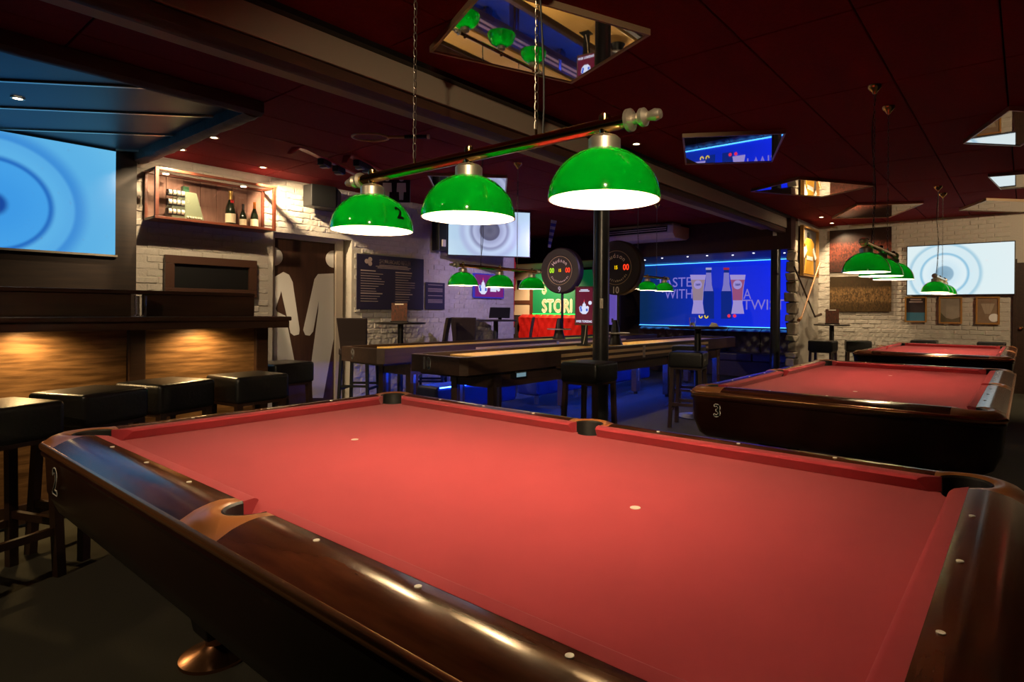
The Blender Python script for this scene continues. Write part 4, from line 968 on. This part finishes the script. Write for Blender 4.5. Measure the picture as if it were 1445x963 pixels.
def sil(name, pts, m, d=.036): MB().poly([bs(u, v) for u, v in pts], .03, d).build(name, m, t, tri=True)
for sgn, uc, ub, beer, fruit in ((1, 985, 1000, (.30, .21, .28), (.9, .65, .02)), (-1, 1041, 1025, (.30, .08, .20), (.85, .03, .08))):
    BTL = glow('bottle_blue', (.004, .02, .22), .5); LBL = glow('bottle_label', (.20, .18, .55), .5); GLS = glow('glass_pale', (.34, .28, .66), .5)
    sil('bottle_shape', [(ub-7.5, 450), (ub+7.5, 450), (ub+7.5, 413), (ub+5, 404), (ub+3.5, 392), (ub+3.5, 380), (ub-3.5, 380), (ub-3.5, 392), (ub-5, 404), (ub-7.5, 413)], BTL)
    sil('bottle_label', [(ub-6.5, 411), (ub+6.5, 411), (ub+4.5, 402), (ub+3.5, 385), (ub-3.5, 385), (ub-4.5, 402)], LBL, .038)
    sil('bottle_cap', [(ub-4, 381), (ub+4, 381), (ub+4, 378), (ub-4, 378)], glow('cap_%d' % sgn, (.35, .35, .6) if sgn > 0 else (.35, .02, .05), .5), .04)
    sil('glass_shape', [(uc-9, 443), (uc+9, 443), (uc+6.5, 428), (uc+8, 408), (uc+11, 388), (uc-11, 388), (uc-8, 408), (uc-6.5, 428)], GLS, .040)
    sil('beer', [(uc-7, 424), (uc+6.5, 424), (uc+7.6, 408), (uc+10, 395), (uc-10, 395), (uc-7.6, 408)], glow('beer_%d' % sgn, beer, .5), .042)
    a = bs(uc, 402); MB().lathe([(.095, .042), (.095, .046), (0, .046)], 20, (a[0], a[1], 0)).build('oval_badge', GLS, t); lettering('badge_number', '1664', .075, BTL, t, at=(a[0], a[1], .047), bold=.002, sx=.8)
    for q in (-1, 1):
        a = bs(uc+sgn*(8+4*q), 446); b = MB()
        if sgn > 0: b.tube([(a[0]+.035*math.cos(x), a[1]+.045*math.sin(x), .045) for x in [PI*.9+PI*1.1*i/8 for i in range(9)]], .012, 6)
        else: b.lathe([(0, -.035), (.025, -.025), (.036, 0), (.025, .025), (0, .035)], 10, (a[0], a[1], .05))
        b.build('fruit', glow('fruit_%d' % sgn, fruit, .5), t, smooth=True)
# air conditioner under the ceiling
t = thing('air_conditioner', 'long white air conditioner under the ceiling before the bulkhead', 'air conditioner', (-4.40, 8.36, 2.62))
ACW = mat('ac_white', (.78, .72, .64), .45)
b = MB(); pr = [(0, .08), (.02, .24), (.66, .24), (.66, .05), (.55, 0), (.10, 0)]
b.add([(x, y, z_) for x in (-.80, .80) for y, z_ in pr], [(5, 4, 3, 2, 1, 0), (6, 7, 8, 9, 10, 11)]+[(i, (i+1) % 6, (i+1) % 6+6, i+6) for i in range(6)]); b.build('body', ACW, t, bev=.012)
MB().b2((-.70, -.012, .11), (.68, .03, .22)).build('air_slot', BLACK, t)
for z_ in (.14, .175): MB().b2((-.69, -.02, z_), (.67, -.012, z_+.012)).build('louvre', ACW, t)
MB().b2((-.7, .2, .24), (.7, .5, CEIL-2.62)).build('hanger', ACW, t)
# striped pole
p = CAMLOC+ray(775, 330)*10.8
t = thing('striped_pole', 'blue and white striped pole hanging left of the scoreboards', 'pole', (p.x, p.y, p.z-.25)); t.rotation_euler = (0, .22, 0)
for i in range(9): MB().lathe([(.028+.003*i, .055*i), (.031+.003*i, .055*(i+1))], 14).build('stripe', mat('stripe_blue', (.05, .06, .35), .5) if i % 2 else mat('stripe_white', (.5, .48, .6), .5), t, smooth=True)
MB().tube([(0, 0, .49), (-.1, 0, CEIL-p.z+.25)], .006, 6).build('hanger', BLACK, t)
# ================================================================== right side: back wall things
t, W_, H_ = on_wall('television', 'television on the back brick wall showing pale blue rings', 'television', 1280, 344, 1433, 417, 'y', YB-.038)
MB().b2((-W_/2, 0, -.0), (W_/2, H_, .06)).build('casing', BLACK, t, bev=.006)
MB().b2((-W_/2+.014, .016, .05), (W_/2-.014, H_-.016, .064)).build('picture', ring_screen('pale_rings', -.20, H_*.42, 1.0,
    [(0, (.25, .42, .55)), (.12, (.30, .48, .62)), (.15, (.68, .86, .95)), (.30, (.78, .92, .97)), (.34, (.30, .58, .78)), (.37, (.70, .88, .95)), (.47, (.72, .88, .94)), (.50, (.42, .66, .80)), (.56, (.78, .92, .95)), (1, (.80, .92, .95))], .50), t)
def wall_photo(name, lab, box, m):
    t, W_, H_ = on_wall(name, lab, 'picture', *box, 'y', YB-.035, group='photographs on the back wall')
    o = MB().b2((-W_/2, 0, 0), (W_/2, H_, .012)).build('print', m, t); return t
wall_photo('team_photo', 'upper dark crowd photograph behind the lamp of table 3', (1171, 323, 1258, 383), print_mat('crowd_red', (.02, .012, .01), (.22, .05, .03), 30, (.018, .010, .008)))
wall_photo('team_photo', 'lower brown team photograph on the back wall', (1171, 390, 1258, 440), print_mat('crowd_brown', (.03, .018, .008), (.26, .15, .06), 32, (.035, .022, .010)))
for i, (u0, u1, v0, v1, lab) in enumerate(((1277, 1308, 419, 455, 'gold framed poster with dark top and blue foot below the television'), (1325, 1358, 419, 457, 'gold framed pale landscape poster, middle of three below the television'), (1377, 1411, 419, 458, 'gold framed sepia poster with white roundel, right of three below the television'))):
    t, W_, H_ = on_wall('framed_poster', lab, 'picture', u0, v0, u1, v1, 'y', YB-.038, group='three gold framed posters')
    f = .025
    for a, b in (((-W_/2, 0, 0), (W_/2, f, .03)), ((-W_/2, H_-f, 0), (W_/2, H_, .03)), ((-W_/2, f, 0), (-W_/2+f, H_-f, .03)), ((W_/2-f, f, 0), (W_/2, H_-f, .03))): MB().b2(a, b).build('frame', GOLDF, t)
    base = ((.03, .022, .025), (.22, .19, .15), (.19, .13, .085))[i]; MB().b2((-W_/2+f, f, 0), (W_/2-f, H_-f, .012)).build('print', mat('poster_base_%d' % i, base, .4, vary=(6, tuple(c*1.5 for c in base), (1, 1, 1), .25)), t)
    if i == 0:
        MB().b2((-W_/2+f, f, .012), (W_/2-f, H_*.38, .014)).build('blue_field', mat('poster_blue', (.04, .16, .26), .5), t)
        for y, L_ in ((.86, .5), (.77, .62)): MB().b2((-W_*L_/2, H_*y, .012), (W_*L_/2, H_*y+.025, .014)).build('title_strip', INKP, t)
    if i == 1:
        flat([(-W_/2+f, f), (W_/2-f, f), (W_/2-f, H_*.25), (.02, H_*.16), (-W_*.2, H_*.22), (-W_/2+f, H_*.42)], mat('poster_olive', (.10, .085, .05), .5), t, 'dark_hill', .014)
    if i == 2:
        MB().cyl((W_*.26, H_*.24, .013), H_*.15, .003, 22).build('white_roundel', WHITE, t)
        for k_ in (-.2, 0, .2): MB().add([(k_*W_-.03, H_*.75, .014), (k_*W_+.03, H_*.75, .014), (k_*W_*.4+.012, H_*.38, .014), (k_*W_*.4-.012, H_*.38, .014)], [(0, 1, 2, 3)]).build('pale_ray', mat('ray_tan', (.36, .28, .20), .6), t)
# shadow box picture and hockey sticks on the stub wall
t, W_, H_ = on_wall('shadow_box', 'gold framed picture with a yellow figure on the rough wall end', 'picture', 1129, 322, 1151, 391, 'x', -1.68)
f = .03
for a, b in (((-W_/2, 0, 0), (W_/2, f, .06)), ((-W_/2, H_-f, 0), (W_/2, H_, .06)), ((-W_/2, f, 0), (-W_/2+f, H_-f, .06)), ((W_/2-f, f, 0), (W_/2, H_-f, .06))): MB().b2(a, b).build('frame', GOLDF, t)
MB().b2((-W_/2+f, f, 0), (W_/2-f, H_-f, .01)).build('backing', mat('box_grey', (.09, .085, .08), .6), t)
YEL = mat('jersey_yellow', (.60, .32, .03), .6); k_ = W_/2
flat([(-k_*.6, .05), (k_*.55, .05), (k_*.45, H_*.38), (k_*.55, H_*.70), (k_*.2, H_*.78), (-k_*.3, H_*.78), (-k_*.6, H_*.66), (-k_*.4, H_*.38)], YEL, t, 'yellow_shape', .03)
MB().cyl((-k_*.15, H_*.84, .02), H_*.06, .02, 16).build('dark_top', BLACK, t)
for s in (-1, 1): flat([(s*k_*.5, H_*.62), (s*k_*.85, H_*.42), (s*k_*.7, H_*.36), (s*k_*.35, H_*.52)], WHITE, t, 'white_flap', .034)
MB().b2((-k_*.4, H_*.34, .03), (k_*.35, H_*.42, .036)).build('white_band', WHITE, t)
def stick(a, b, c, m, lab):
    P = [on(u, v, 'x', -1.58 if m is not DARKWOOD else -1.62) for u, v in (a, b, c)]
    t = thing('hockey_stick', lab, 'hockey stick', P[0], group='crossed hockey sticks')
    MB().tube([P[0]-P[0], P[1]-P[0]], .015, 8).build('shaft', m, t, smooth=True); MB().tube([P[1]-P[0], P[2]-P[0]], [.018, .03], 8).build('blade', m, t)
stick((1157, 371), (1131, 448), (1127, 452), mat('stick_wood', (.45, .21, .07), .45), 'light wooden hockey stick crossing over the dark one')
stick((1121, 377), (1150, 447), (1158, 444), DARKWOOD, 'dark hockey stick crossed behind the light one')
# violet fill light added under the beam to brighten the brick wall
t = thing('added_wall_fill', 'added violet fill light in a small black housing under the beam, towards the brick wall', 'spotlight', (-2.4, 5.0, CEIL-.02))
MB().cyl((0, 0, -.04), .03, .08, 16).build('housing', BLACK, t); MB().cyl((0, 0, 0), .045, .02, 16).build('base', BLACK, t)
s = spot('violet_fill', (0, 0, -.1), (-3.6, 1.0, -1.5), 260, (.60, .46, 1), .9, .9, .05); s.parent = t
